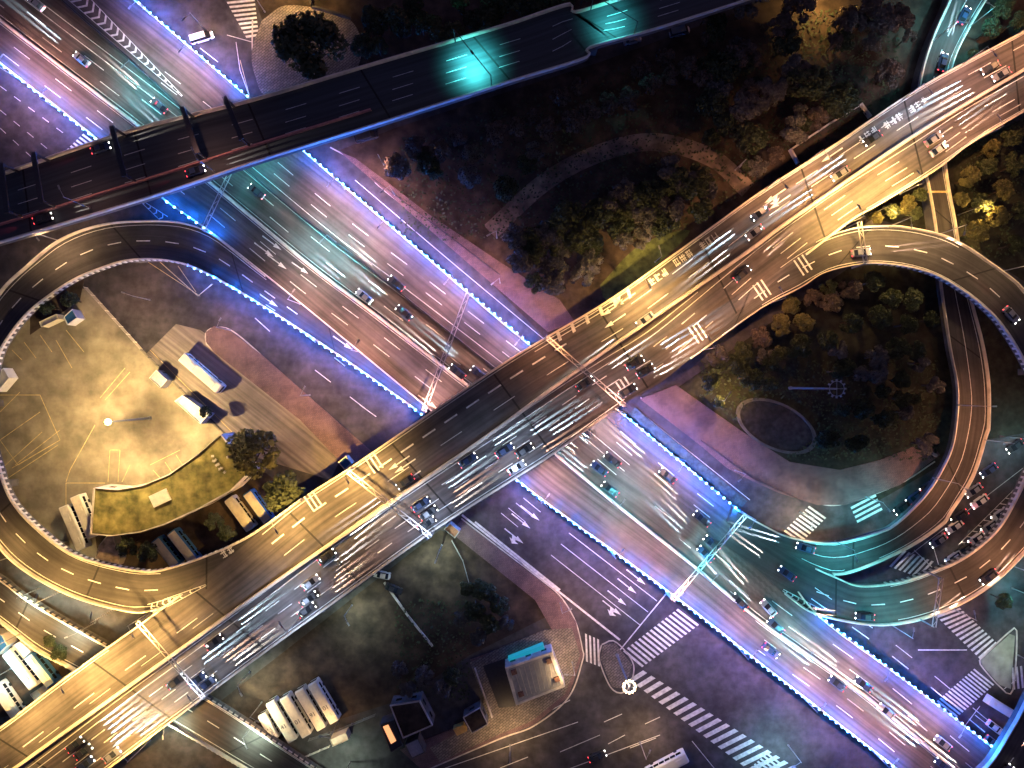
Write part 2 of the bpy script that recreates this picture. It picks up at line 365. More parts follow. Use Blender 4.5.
lr = Road([(640, 396), (703, 350), (760, 309), (800, 288), (822, 274), (851, 266), (877, 264), (906, 267), (933, 275), (955, 287), (977, 303), (999, 325), (1024, 365), (1036, 400), (1036, 440), (1024, 476), (1002, 520), (980, 544), (956, 560), (932, 570), (900, 581), (860, 585), (836, 577), (800, 560), (764, 538), (735, 520)],
          [(640, 360), (700, 322), (760, 280), (810, 245), (850, 229), (888, 226), (915, 229), (944, 236), (966, 247), (988, 262), (1010, 278), (1024, 292), (1060, 340), (1082, 420), (1066, 500), (1024, 552), (984, 589), (933, 615), (879, 625), (818, 615), (789, 598), (760, 572), (725, 545)],
          [(0, 9.98), (.35, 9.98), (.5, 9), (.7, 7.5), (.86, 5.5), (1, 5.44)], 240)
ir = Road([(960, -40), (948, 0), (930, 41), (918, 85), (916, 130), (922, 165), (928, 190), (935, 232), (937, 260), (940, 290), (948, 345), (956, 392), (952, 440), (940, 470), (921, 498), (895, 523), (876, 532), (832, 542), (791, 537), (764, 525), (734, 508)],
          [(1010, -30), (986, 0), (964, 37), (952, 64), (945, 100), (943, 140), (946, 176), (953, 215), (960, 255), (970, 299), (982, 345), (988, 385), (988, 426), (985, 437), (972, 477), (950, 512), (940, 526), (899, 552), (842, 574), (812, 566), (780, 548), (728, 522)],
          [(0, 3.2), (.35, 3.2), (.5, 5), (.65, 6.6), (.8, 6.4), (.9, 5.5), (1, 5.47)], 200)
lo = Road([(-90, 535), (-40, 555), (0, 577), (31, 600), (109, 645), (208, 697), (300, 757), (380, 810)],
          [(-90, 570), (-40, 595), (0, 620), (39, 650), (75, 669), (172, 724), (250, 770), (330, 815)], [3.9, 4, 4, 3.9], 100)
ub = Road([(-90, 200), (0, 175), (135, 130), (250, 101), (351, 71), (443, 44), (510, 24), (568, 5), (573, 13), (612, 2), (700, -24), (800, -56)],
          [(-90, 268), (0, 244), (162, 195), (260, 162), (379, 125), (510, 83), (586, 59), (590, 49), (660, 29), (760, -3), (860, -37)], [12, 12], 200)
er = Road([(925, 830), (952, 790), (985, 765), (1008, 730), (1024, 700), (1050, 640)], [(955, 850), (990, 815), (1024, 775), (1040, 750), (1060, 710), (1080, 650)], [9, 9], 40)

def joints(root, road, step=28):
    b = MB(); n = int(road.len / step)
    for k in range(1, n):
        u = k / n; d = road.dir(u, .5) * .22; z_ = Vector((0, 0, .02)); a, c = road.at(u, .02) + z_, road.at(u, .98) + z_; q = [a - d, c - d, c + d, a + d]
        if (q[1] - q[0]).cross(q[2] - q[0]).z < 0: q = q[::-1]
        b.face(q); rehome(root, b.build('expansion_joint', RUBBER)); b = MB()
def pier(root, p, top, w=1.6):
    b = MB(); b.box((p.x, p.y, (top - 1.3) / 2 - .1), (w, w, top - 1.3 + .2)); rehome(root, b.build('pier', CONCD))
E = {}
def bridge(key, name, road, label, cat, kind=None):
    c = road.at(.5, .5); r = empty(name, (c.x, c.y, 0), label, cat); E[key] = r
    return r
r = bridge('hw', 'motorway', hw, 'wide motorway running from top left to bottom right, edged with blue lights', 'motorway')
hw.deck(r); hw.wall(r, 0, 0, 1, .3, .9); hw.wall(r, 1, 0, .64, .3, .9); hw.wall(r, 1, .745, 1, .3, .9)
for u in (.69, .86, .93): [pier(r, hw.at(u, v), hw.at(u, v).z) for v in (.2, .5, .8)]
r = bridge('mn', 'flyover', mn, 'widest elevated road crossing the whole picture from bottom left to top right', 'flyover')
mn.deck(r); mn.posts(r, 0, .43, .535, 1.6, 1.3, DSTEEL, 'railing', -.3); mn.posts(r, 1, .30, .50, 1.6, 1.3, DSTEEL, 'railing', -.3); mn.wall(r, 0, 0, .245, .45, 1.0); mn.wall(r, 0, .352, 1, .45, 1.0); mn.wall(r, 1, 0, .552, .45, 1.0); mn.wall(r, 1, .735, 1, .45, 1.0)
for u in np.arange(.03, 1, .09):
    if not (.42 < u < .60): [pier(r, mn.at(u, v), 10) for v in (.25, .75)]
r = bridge('ll', 'loop_ramp', ll, 'grey curving loop ramp enclosing the golden bus yard on the left', 'ramp')
ll.deck(r, ASPHD); ll.wall(r, 0, .0, .995, .4, .9); ll.wall(r, 1, .155, .82, .4, .9); ll.posts(r, 0, 0, .78)
for u in (.2, .28, .36, .44): pier(r, ll.at(u, .5), ll.at(u, .5).z)
r = bridge('lr', 'loop_ramp', lr, 'outer loop ramp sweeping round the dark park on the right edge', 'ramp')
lr.deck(r, ASPHD); lr.wall(r, 0, .07, .90, .4, .9); lr.wall(r, 1, .20, .93, .4, .9); lr.posts(r, 0, .30, .82)
for u in (.25, .32, .5, .62, .7, .78): pier(r, lr.at(u, .5), lr.at(u, .5).z)
r = bridge('ir', 'slip_ramp', ir, 'inner slip road curving under the flyover and loop beside the park', 'ramp')
ir.deck(r, ASPHD); ir.wall(r, 0, 0, .985, .4, .9); ir.wall(r, 1, 0, .86, .4, .9)
for u in (.5, .58, .74, .82): pier(r, ir.at(u, .5), ir.at(u, .5).z)
r = bridge('lo', 'low_bridge', lo, 'two lane low bridge passing under the flyover at the bottom left', 'bridge')
lo.deck(r, ASPHD); lo.wall(r, 0, 0, 1, .35, .9); lo.wall(r, 1, 0, 1, .35, .9); lo.posts(r, 0, 0, 1, 1.5, 1.5, DSTEEL); lo.posts(r, 1, 0, 1, 1.5, 1.5, WHITE)
r = bridge('ub', 'dark_bridge', ub, 'dark unlit elevated bridge across the top left with crossbeams over it', 'bridge')
ub.deck(r, mat('dark_asphalt', (.045, .052, .06), .6, .4, 1.0, stretch=(.03, 1.1, 1))); ub.wall(r, 0, 0, 1, .4, 1.1); ub.wall(r, 1, 0, 1, .4, 1.1, mat('white_parapet', (.7, .68, .62), .6, .1, 1))
ub.wall(r, .74, 0, .49, .4, 1.0, mat('pink_light_barrier', (.55, .25, .24), .6, .2, 1), 'inner_barrier')  # pink line of light put into the paint of this barrier
for u in (.12, .155, .24, .315, .36):
    b = MB(); a, c = ub.at(u, .04), ub.at(u, .72)
    for q in (a, c): b.box((q.x, q.y, 14.6), (.45, .45, 5.2))
    d = c - a; m_ = (a + c) / 2; b.box((m_.x, m_.y, 17.4), (d.length + .5, 1.1, .45), math.atan2(d.y, d.x)); rehome(r, b.build('crossbeam', DSTEEL))
for u in np.arange(.05, .99, .1):
    if not .22 < u < .42: pier(r, ub.at(u, .5), 12, 2)
r = bridge('er', 'side_bridge', er, 'short piece of elevated road cutting the bottom right corner', 'bridge')
er.deck(r); er.wall(r, 0, 0, 1, .35, 1); er.wall(r, 1, 0, 1, .35, 1)

for _k, _r in (('mn', mn), ('ll', ll), ('lr', lr), ('ir', ir), ('ub', ub), ('lo', lo)): joints(E[_k], _r)
# median barriers
def barrier(pts, z, w, h, m, name, label, cat='barrier', dz=-.01):
    p = smooth(pts, int(sum(math.dist(pts[i], pts[i + 1]) for i in range(len(pts) - 1)) / 6) + 2); b = MB()
    zf = (lambda a: z) if isinstance(z, (int, float)) else (lambda a: z.zat(*a)); W = [P(*a, zf(a) + dz) for a in p]; pr = None
    for i in range(len(W)):
        d = W[min(i + 1, len(W) - 1)] - W[max(i - 1, 0)]; d.z = 0; d.normalize(); n = Vector((-d.y, d.x, 0)); c = W[i]; up = Vector((0, 0, h))
        cur = [c - n * w / 2, c + n * w / 2, c + n * w * .3 + up, c - n * w * .3 + up]
        if pr:
            for k in range(4): b.face([pr[k], pr[(k + 1) % 4], cur[(k + 1) % 4], cur[k]])
        else: b.face(cur)
        pr = cur
    b.face(pr); return tag(b.build(name, m), label, cat)
M0 = [(-40, 808), (0, 779), (178, 651), (300, 565), (446, 465), (500, 427), (564, 380), (660, 313), (750, 250), (795, 217), (912, 137), (1024, 70), (1110, 20)]
M1 = [(-60, -28), (0, 20), (140, 127), (209, 182), (307, 263), (376, 315), (467, 385), (554, 453), (618, 506), (690, 563), (762, 622), (860, 692), (953, 768), (1000, 806)]
M2 = [(40, -20), (90, 25), (140, 68), (246, 169), (307, 221), (337, 243), (420, 309), (510, 380), (590, 436)]
barrier(M0, mn, .9, 1.0, PARA, 'median_barrier', 'long pale concrete barrier down the middle of the widest flyover')
barrier(M1, hw, .8, 1.0, PARA, 'median_barrier', 'pale barrier between the south-west and middle lanes of the motorway')
barrier(M2, hw, .5, .9, DSTEEL, 'guard_rail', 'dark rail between the middle and north-east lanes of the motorway')

# ------------------------------------------------------------------ painted markings
mk = MB(); yk = MB(); NW, SE = (lambda v: [mn.L[i] * (1 - v) + mn.R[i] * v for i in range(mn.n)]), None
def sub(road, v, u0, u1, k=8):
    i0, i1 = int(u0 * (road.n - 1)), int(u1 * (road.n - 1)); ii = list(range(i0, i1, k)) + [i1]
    return [tuple(road.L[i] * (1 - v) + road.R[i] * v) for i in ii]
um = lambda x: float(np.interp(x, mn.C[:, 0], np.linspace(0, 1, mn.n)))
strip(mk, sub(mn, .165, um(300), um(585)), .38, mn, 3.6, 2.6)
strip(mk, sub(mn, .33, um(300), um(640)), .16, mn, 6, 9)
strip(mk, sub(mn, .30, um(-60), um(235)), .2, mn, 6, 9)
strip(mk, sub(mn, .36, um(-60), um(235)), .12, mn, 6, 9, 3)
strip(mk, sub(mn, .50, um(-80), um(700)), .16, mn)
strip(mk, sub(mn, .56, um(-80), um(1100)), .16, mn)
strip(mk, sub(mn, .965, um(-80), um(600)), .18, mn)
strip(mk, sub(mn, .035, um(300), um(1100)), .18, mn)
strip(mk, sub(mn, .035, um(-80), um(150)), .18, mn)
strip(mk, sub(mn, .965, um(860), um(1100)), .18, mn)
for v in (.66, .76, .86): strip(mk, sub(mn, v, um(-80), um(700)), .17, mn, 4, 4.5, v * 9)
for v in (.66, .78, .88): strip(mk, sub(mn, v, um(700), um(1100)), .17, mn, 6, 9, v * 9)
for v in (.17, .31): strip(mk, sub(mn, v, um(640), um(1100)), .16, mn, 6, 6, v * 20)
strip(mk, sub(mn, .07, um(560), um(640)), .2, mn); 
for t in range(6):
    x = 556 + t * 14; y0 = 338 - (x - 544) * .61; quad(mk, [(x, y0 + 2), (x + 3, y0), (x + 6, y0 + 9), (x + 3, y0 + 11)], 10)
# transverse triple bars
for (x, y) in ((625, 387), (698, 333), (762, 290), (803, 265), (374, 463), (313, 501)):
    nw = y > 420
    for k in (-1, 0, 1):
        c = (x + k * 4, y - k * 2.8); hl = 9
        quad(mk, [(c[0] - .55 * hl - .8, c[1] - .83 * hl + .4), (c[0] - .55 * hl + .8, c[1] - .83 * hl - .4), (c[0] + .55 * hl + .8, c[1] + .83 * hl - .4), (c[0] + .55 * hl - .8, c[1] + .83 * hl + .4)], 10, .045)
for (x, y, t) in ((625, 300, 0), (612, 309, 0), (618, 297, 1), (615, 321, 0), (405, 466, 0), (410, 478, 0), (399, 463, 0), (832, 155, 0), (775, 196, 1), (780, 202, 0)):
    arrow(mk, x, y, -.83, .56, 6.0, mn, 1.1, t)
def roadtext(cx, cy, ang, chars, z, s=1.0):
    c = P(cx, cy, z + .04); d = Vector((math.cos(ang), math.sin(ang), 0)); n = Vector((-d.y, d.x, 0)); rnd = random.Random(cx)
    for k in range(chars):
        o = c + d * (k - (chars - 1) / 2) * 1.75 * s
        for _ in range(3):
            t = rnd.uniform(-.6, .6); mk.face([o + d * (t - .09) * s - n * .9 * s, o + d * (t + .09) * s - n * .9 * s, o + d * (t + .09) * s + n * .9 * s, o + d * (t - .09) * s + n * .9 * s])
        for _ in range(3):
            t = rnd.uniform(-.8, .8); q = Vector((0, 0, .004)); mk.face([o - d * .7 * s + n * (t - .1) * s + q, o + d * .7 * s + n * (t - .1) * s + q, o + d * .7 * s + n * (t + .1) * s + q, o - d * .7 * s + n * (t + .1) * s + q])
A1 = math.atan2(.56, .83)
for (x, y) in ((658, 277), (683, 258), (709, 241), (868, 135), (893, 121), (918, 105)): roadtext(x, y, A1, 3, 10)
roadtext(227, 552, A1, 2, 10)
# motorway lines
z = hw
for d, dash, gap in ((13, 5, 8), (25, 5, 8), (-12, 6, 12), (-23, 6, 12), (-48, 5, 7), (-59, 5, 7)):
    strip(mk, [tuple(q) for q in offs(smooth(M1, 60), -d)], .17, z, dash, gap, abs(d))
for d in (3, -4, -31, -39): strip(mk, [tuple(q) for q in offs(smooth(M1, 60), -d)][:(60 if d > -20 else 38)], .15, z)
for (x, y) in ((272, 243), (264, 250), (277, 262)): arrow(mk, x, y, .8, .6, 6, z)
for (x, y) in ((220, 270), (268, 300), (343, 343), (428, 402)): arrow(mk, x, y, .82, .57, 6, 1.0)
for (x, y) in ((240, 258), (300, 268)): arrow(mk, x, y, .82, .57, 5, z)
# loop ramp lines
for rd, u0, u1 in ((ll, .16, .86), (lr, .14, .9), (ir, .02, .3)):
    strip(mk, sub(rd, .5, u0, u1, 5), .24, rd, 3.2, 3.6)
for rd, vs in ((ll, (.1, .9)), (lr, (.09, .91)), (ir, (.1, .9)), (lo, (.1, .9)), (er, (.1, .9))):
    for v in vs: strip(mk, sub(rd, v, .16 if rd in (ll, lr) else 0, .82 if rd in (ll, lr) else .9, 5), .14, rd)
strip(mk, sub(ir, .5, .42, .9, 5), .14, ir); strip(mk, sub(lo, .5, 0, 1, 6), .24, lo, 3.4, 4.2); strip(mk, sub(er, .5, 0, 1, 6), .24, er, 3.4, 4.2)
for v in (.3, .5, .68): strip(mk, sub(ub, v, 0, .95), .12, ub, 5, 8)
# chevrons (gores)
def chevs(p0, p1, w0, w1, n, z, dz=.04, th=1.3):
    a, b_ = np.array(p0, float), np.array(p1, float); d = (b_ - a) / np.hypot(*(b_ - a)); nn = np.array([-d[1], d[0]])
    for k in range(n):
        t = (k + .5) / n; c = a + (b_ - a) * t; w_ = w0 + (w1 - w0) * t; tip = c + d * w_ * .7
        for sgn in (-1, 1):
            e = c + nn * w_ * sgn; quad(mk, [tuple(tip), tuple(e), tuple(e + d * th), tuple(tip + d * th)], z, dz)
    for sgn in (-1, 1): strip(mk, [tuple(a + nn * w0 * sgn), tuple(b_ + nn * w1 * sgn + d * 3)], .15, z, dz=dz)
zt = hw.zat(120, 40); chevs((66, -14), (180, 94), 9, .5, 18, zt, th=2.4)
chevs((962, 549), (1034, 478), 5.5, 6, 13, .02, th=1.1)
chevs((800, 557), (838, 573), .8, 5, 6, 5.47); chevs((783, 590), (816, 611), .8, 4, 6, 5.52); chevs((178, 597), (152, 608), .8, 5, 5, 10.0)
chevs((206, 585), (168, 602), .6, 4, 4, 10.0); chevs((140, 200), (163, 218), .8, 4, 4, .02); chevs((262, 272), (213, 237), .3, 3, 6, 1.0)
# ground level markings
G = .02
zebra(mk, (627, 678), (775, 790), (14, -9), (32, -15), 20, G)
zebra(mk, (622, 652), (679, 608), (19, 16), (21, 16), 15, G)
zebra(mk, (584, 633), (600, 640), (1, 28), (1, 27), 4, G)
zebra(mk, (935, 615), (981, 660), (24, -8), (17, -16), 12, G)
zebra(mk, (936, 702), (975, 668), (20, 16), (20, 16), 14, G)
zebra(mk, (888, 566), (920, 578), (15, -16), (15, -16), 7, G)
zebra(mk, (783, 532), (810, 505), (17, 12), (17, 12), 9, G)
zebra(mk, (850, 506), (858, 524), (25, -13), (25, -13), 4, G)
zebra(mk, (219, -12), (247, 39), (34, -3), (12, -2), 12, G)
zebra(mk, (60, 156), (84, 133), (12, 9), (12, 9), 8, G)
zebra(mk, (750, 768), (768, 752), (16, 12), (16, 12), 6, G)
zebra(mk, (1010, 668), (1032, 664), (2, 22), (2, 22), 5, G)
for l in ([(620, 650), (666, 594)], [(569, 533), (657, 601)], [(561, 544), (648, 612)], [(551, 555), (640, 625)], [(692, 741), (732, 790)], [(918, 650), (967, 650)],
          [(961, 731), (980, 706)], [(1004, 689), (1016, 680)], [(440, 770), (578, 722)], [(500, 738), (570, 700)], [(934, 549), (939, 566)], [(227, 35), (252, 42)], [(236, 42), (240, 70), (250, 98)], [(200, 48), (218, 62)],
          [(160, 262), (198, 296), (212, 284)], [(975, 715), (1004, 738)], [(914, 550), (935, 570)]):
    [strip(mk, [l[i], l[i + 1]], .3 if l[0] in ((620, 650), (918, 650)) else .18, G) for i in range(len(l) - 1)]
for l in ([(475, 522), (560, 590)], [(462, 515), (620, 640)]): strip(mk, l, .5, G, dz=.02)
for k in range(6):
    x, y = 501 + k * 7.5, 521 - k * 5; strip(mk, [(x, y - 8), (x + 17, y + 6)], .15, G)
for (x, y, t) in ((530, 513, 0), (521, 521, 0), (514, 536, -1), (636, 577, 0), (627, 586, 0), (617, 598, 0), (612, 608, -1)): arrow(mk, x, y, .78, .62, 6, G, 1.1, t)
for l in ([(560, 752), (600, 735)], [(566, 770), (660, 735)], [(604, 722), (622, 714)], [(608, 744), (625, 735)], [(630, 748), (656, 738)], [(645, 724), (660, 717)], [(500, 768), (528, 757)]): strip(mk, l, .18, G)
for l in ([(300, 330), (345, 366)], [(330, 312), (400, 372)], [(315, 370), (380, 420)], [(360, 405), (392, 428)], [(255, 318), (275, 336)]): strip(mk, l, .2, G, 5, 6)
for l in ([(0, 86), (70, 138)], [(0, 110), (55, 155)], [(0, 128), (40, 165)]): strip(mk, l, .16, G, 2, 2.4)
for l in ([(355, 180), (455, 265), (545, 340)], [(640, 412), (750, 500)]): strip(mk, l, .15, G)
for l in ([(910, 555), (1040, 455)], [(944, 562), (1050, 470)]): strip(mk, l, .15, G)
tag(mk.build('road_markings', PAINT), kind='structure')
for l in ([(0, 412), (20, 392)], [(0, 440), (40, 412)], [(0, 470), (42, 432)], [(12, 468), (60, 440)], [(15, 465), (60, 430)], [(0, 395), (40, 395), (60, 440), (18, 465), (0, 440)], [(66, 482), (70, 470), (95, 425)], [(66, 505), (66, 483), (105, 483)],
          [(108, 482), (110, 450), (120, 450), (118, 482)], [(122, 482), (130, 465)], [(130, 372), (105, 400)], [(125, 368), (100, 398)], [(12, 350), (22, 360)], [(24, 342), (36, 358)], [(40, 335), (52, 352)], [(56, 340), (72, 368)], [(66, 330), (84, 352)], [(5, 480), (58, 445)], [(153, 470), (162, 480)], [(165, 462), (173, 474)], [(176, 455), (184, 467)], [(150, 465), (180, 450)],
          [(160, 262), (198, 296), (213, 284)], [(148, 262), (200, 296)], [(178, 266), (196, 292)], [(240, 60), (250, 98)], [(150, 350), (250, 450)]): [strip(yk, [l[i], l[i + 1]], .14, .3) for i in range(len(l) - 1)]
tag(yk.build('yard_markings', YPAINT), kind='structure')

# ------------------------------------------------------------------ lamps
SOD = (1, .57, .16); ORG = (1, .46, .20); PNK = (1, .49, .35); TEAL = (.12, .75, .85); CYAN = (.35, .85, 1); GRN = (.72, .95, .72); COOL = (.55, .7, 1); WARM = (1, .62, .28)
EM = {}
def emis(col, s, nm):
    k = (nm,)
    if nm not in EM: EM[nm] = mat('glow_' + nm, (.8, .8, .8), .5, emis=col, es=s)
    return EM[nm]
def make_lamp(h, arm, nm, col, double=False):
    r = empty('street_lamp', (0, 0, -500), 'x', 'street lamp')
    b = MB(); b.tube((0, 0, 0), (0, 0, h), .13, .07); b.tube((0, 0, 0), (0, 0, .5), .22, .2); b.build('pole', STEEL, r)
    b = MB(); b.tube((0, 0, h - .3), (arm, 0, h + .25), .06, .05)
    if double: b.tube((0, 0, h - .3), (-arm, 0, h + .25), .06, .05)
    b.build('arm', STEEL, r)
    for s in ((1, -1) if double else (1,)):
        b = MB(); b.box((s * (arm + .35), 0, h + .27), (.95, .34, .14)); hd = b.build('lamp_head', STEEL, r)
        b = MB(); b.box((s * (arm + .35), 0, h + .175), (.7, .26, .04)); b.build('lens', emis(col, 40, nm), hd)
    return r
LPROTO = {}
NL = [0]
def lamp(px, py, z, ang, col, nm, power, label, h=9.5, arm=2.2, group='street lamps'):
    key = (nm, h, arm); p = P(px, py, z)
    if key not in LPROTO: r = LPROTO[key] = make_lamp(h, arm, nm, col)
    else: r = copytree(LPROTO[key])
    r.location = p; r.rotation_euler = (0, 0, ang); tag(r, label, 'street lamp', group)
    light('lamp_light', (arm + .35, 0, h + .05), col, power, r, 'SPOT', .25, (0, 0, 0), R(150), .6)
    return r
UPR = math.atan2(.56, .83)          # direction of the flyover
nS, nN = UPR - math.pi / 2, UPR + math.pi / 2
for i, (x, y, side, c, nm, pw, where) in enumerate((
    (20, 713, nS, SOD, 'sodium', 24000, 'at the far left end of its upper parapet'), (84, 664, nS, SOD, 'sodium', 18000, 'above the low bridge'),
    (150, 740, nN, SOD, 'sodium', 14000, 'on its lower parapet nearest the bottom left'), (214, 687, nN, COOL, 'cool', 4200, 'on its lower parapet above the low bridge'),
    (352, 467, nS, SOD, 'sodium', 9500, 'on its upper parapet beside the bus lanes'), (285, 514, nS, SOD, 'sodium', 6500, 'on its upper parapet by the two parked trucks'),
    (300, 618, nN, COOL, 'cool', 3500, 'added as fill above the dirt lot'), (520, 477, nN, COOL, 'cool', 3000, 'added as fill left of the arrows'), (432, 531, nN, COOL, 'cool', 3500, 'on its lower parapet near the white car'), (545, 338, nS, ORG, 'orange', 5500, 'on its upper parapet just above the motorway'),  # cool lamps by dirt lot and arrows are added to brighten the lanes
    (620, 405, nN, PNK, 'pinkish', 6000, 'on its lower parapet just above the motorway'), (636, 284, nS, SOD, 'sodium', 8500, 'next to the bright lawn'),
    (703, 350, nN, ORG, 'orange', 5000, 'on the lower side where the right loop starts'), (764, 190, nS, ORG, 'orange', 2500, 'by the low walled enclosure'),
    (805, 163, nS, ORG, 'orange', 6000, 'beside the enclosure corner'), (844, 226, nN, SOD, 'sodium', 9000, 'where the loop parts from the flyover'),
    (900, 194, nN, SOD, 'sodium', 9000, 'on its lower side above the slip road'), (900, 101, nS, COOL, 'cool', 900, 'near the blue lit slip road'),
    (975, 141, nN, ORG, 'orange', 6500, 'on its lower side near the right edge'), (960, 66, nS, PNK, 'pinkish', 2500, 'on its upper side near the top right'), (1015, 36, nS, ORG, 'orange', 3500, 'at its far right upper end'),
    (770, 303, nN, ORG, 'orange', 5500, 'on the loop approach above the park trees'), (150, 612, nS, SOD, 'sodium', 7500, 'at the split between left loop and flyover'))):
    lamp(x, y, 10, side, c, nm, pw, '%s street lamp on the wide flyover, %s' % (nm, where), group='lamps on the wide flyover')
UPH = math.atan2(-.61, .79); hN, hS = UPH + math.pi / 2, UPH - math.pi / 2
for i, (x, y, side, pw, where) in enumerate((
    (158, 21, hS, 6000, 'nearest the top left chevrons'), (205, 62, hS, 5500, 'across from the white van'), (345, 189, hS, 5500, 'just below the dark bridge on the north-east edge'), (392, 228, hS, 5500, 'second below the dark bridge on the north-east edge'), (455, 281, hS, 5500, 'third below the dark bridge on the north-east edge'), (522, 338, hS, 4500, 'beside the flyover corner'),
    (25, 83, hN, 5500, 'on the south-west edge at the left border'), (66, 114, hN, 2500, 'beside the small left zebra'), (300, 304, hN, 5000, 'on the ramp merge line'), (360, 352, hN, 4500, 'below the ramp merge line'), (427, 412, hN, 5000, 'by the flyover on the south-west edge'),
    (676, 457, hS, 4500, 'midway along the blue planting strip'), (540, 497, hN, 4000, 'just past the flyover on the south-west edge'), (610, 549, hN, 4000, 'over the arrows of the side road'), (666, 590, hN, 4500, 'at the stop line'),
    (735, 644, hN, 4000, 'beside the crossroads'), (800, 694, hN, 5000, 'south-west edge near the bottom'), (868, 746, hN, 4500, 'south-west edge at the bottom border'), (940, 707, hS, 3500, 'by the right zebra'), (870, 654, hS, 1200, 'north-east edge under the loop'), (620, 411, hS, 3500, 'in the angle of flyover and motorway'))):
    lamp(x, y, hw.zat(x, y), side, PNK, 'rose', pw * 1.5, 'rose lit motorway lamp, %s' % where, group='lamps on the motorway edges')
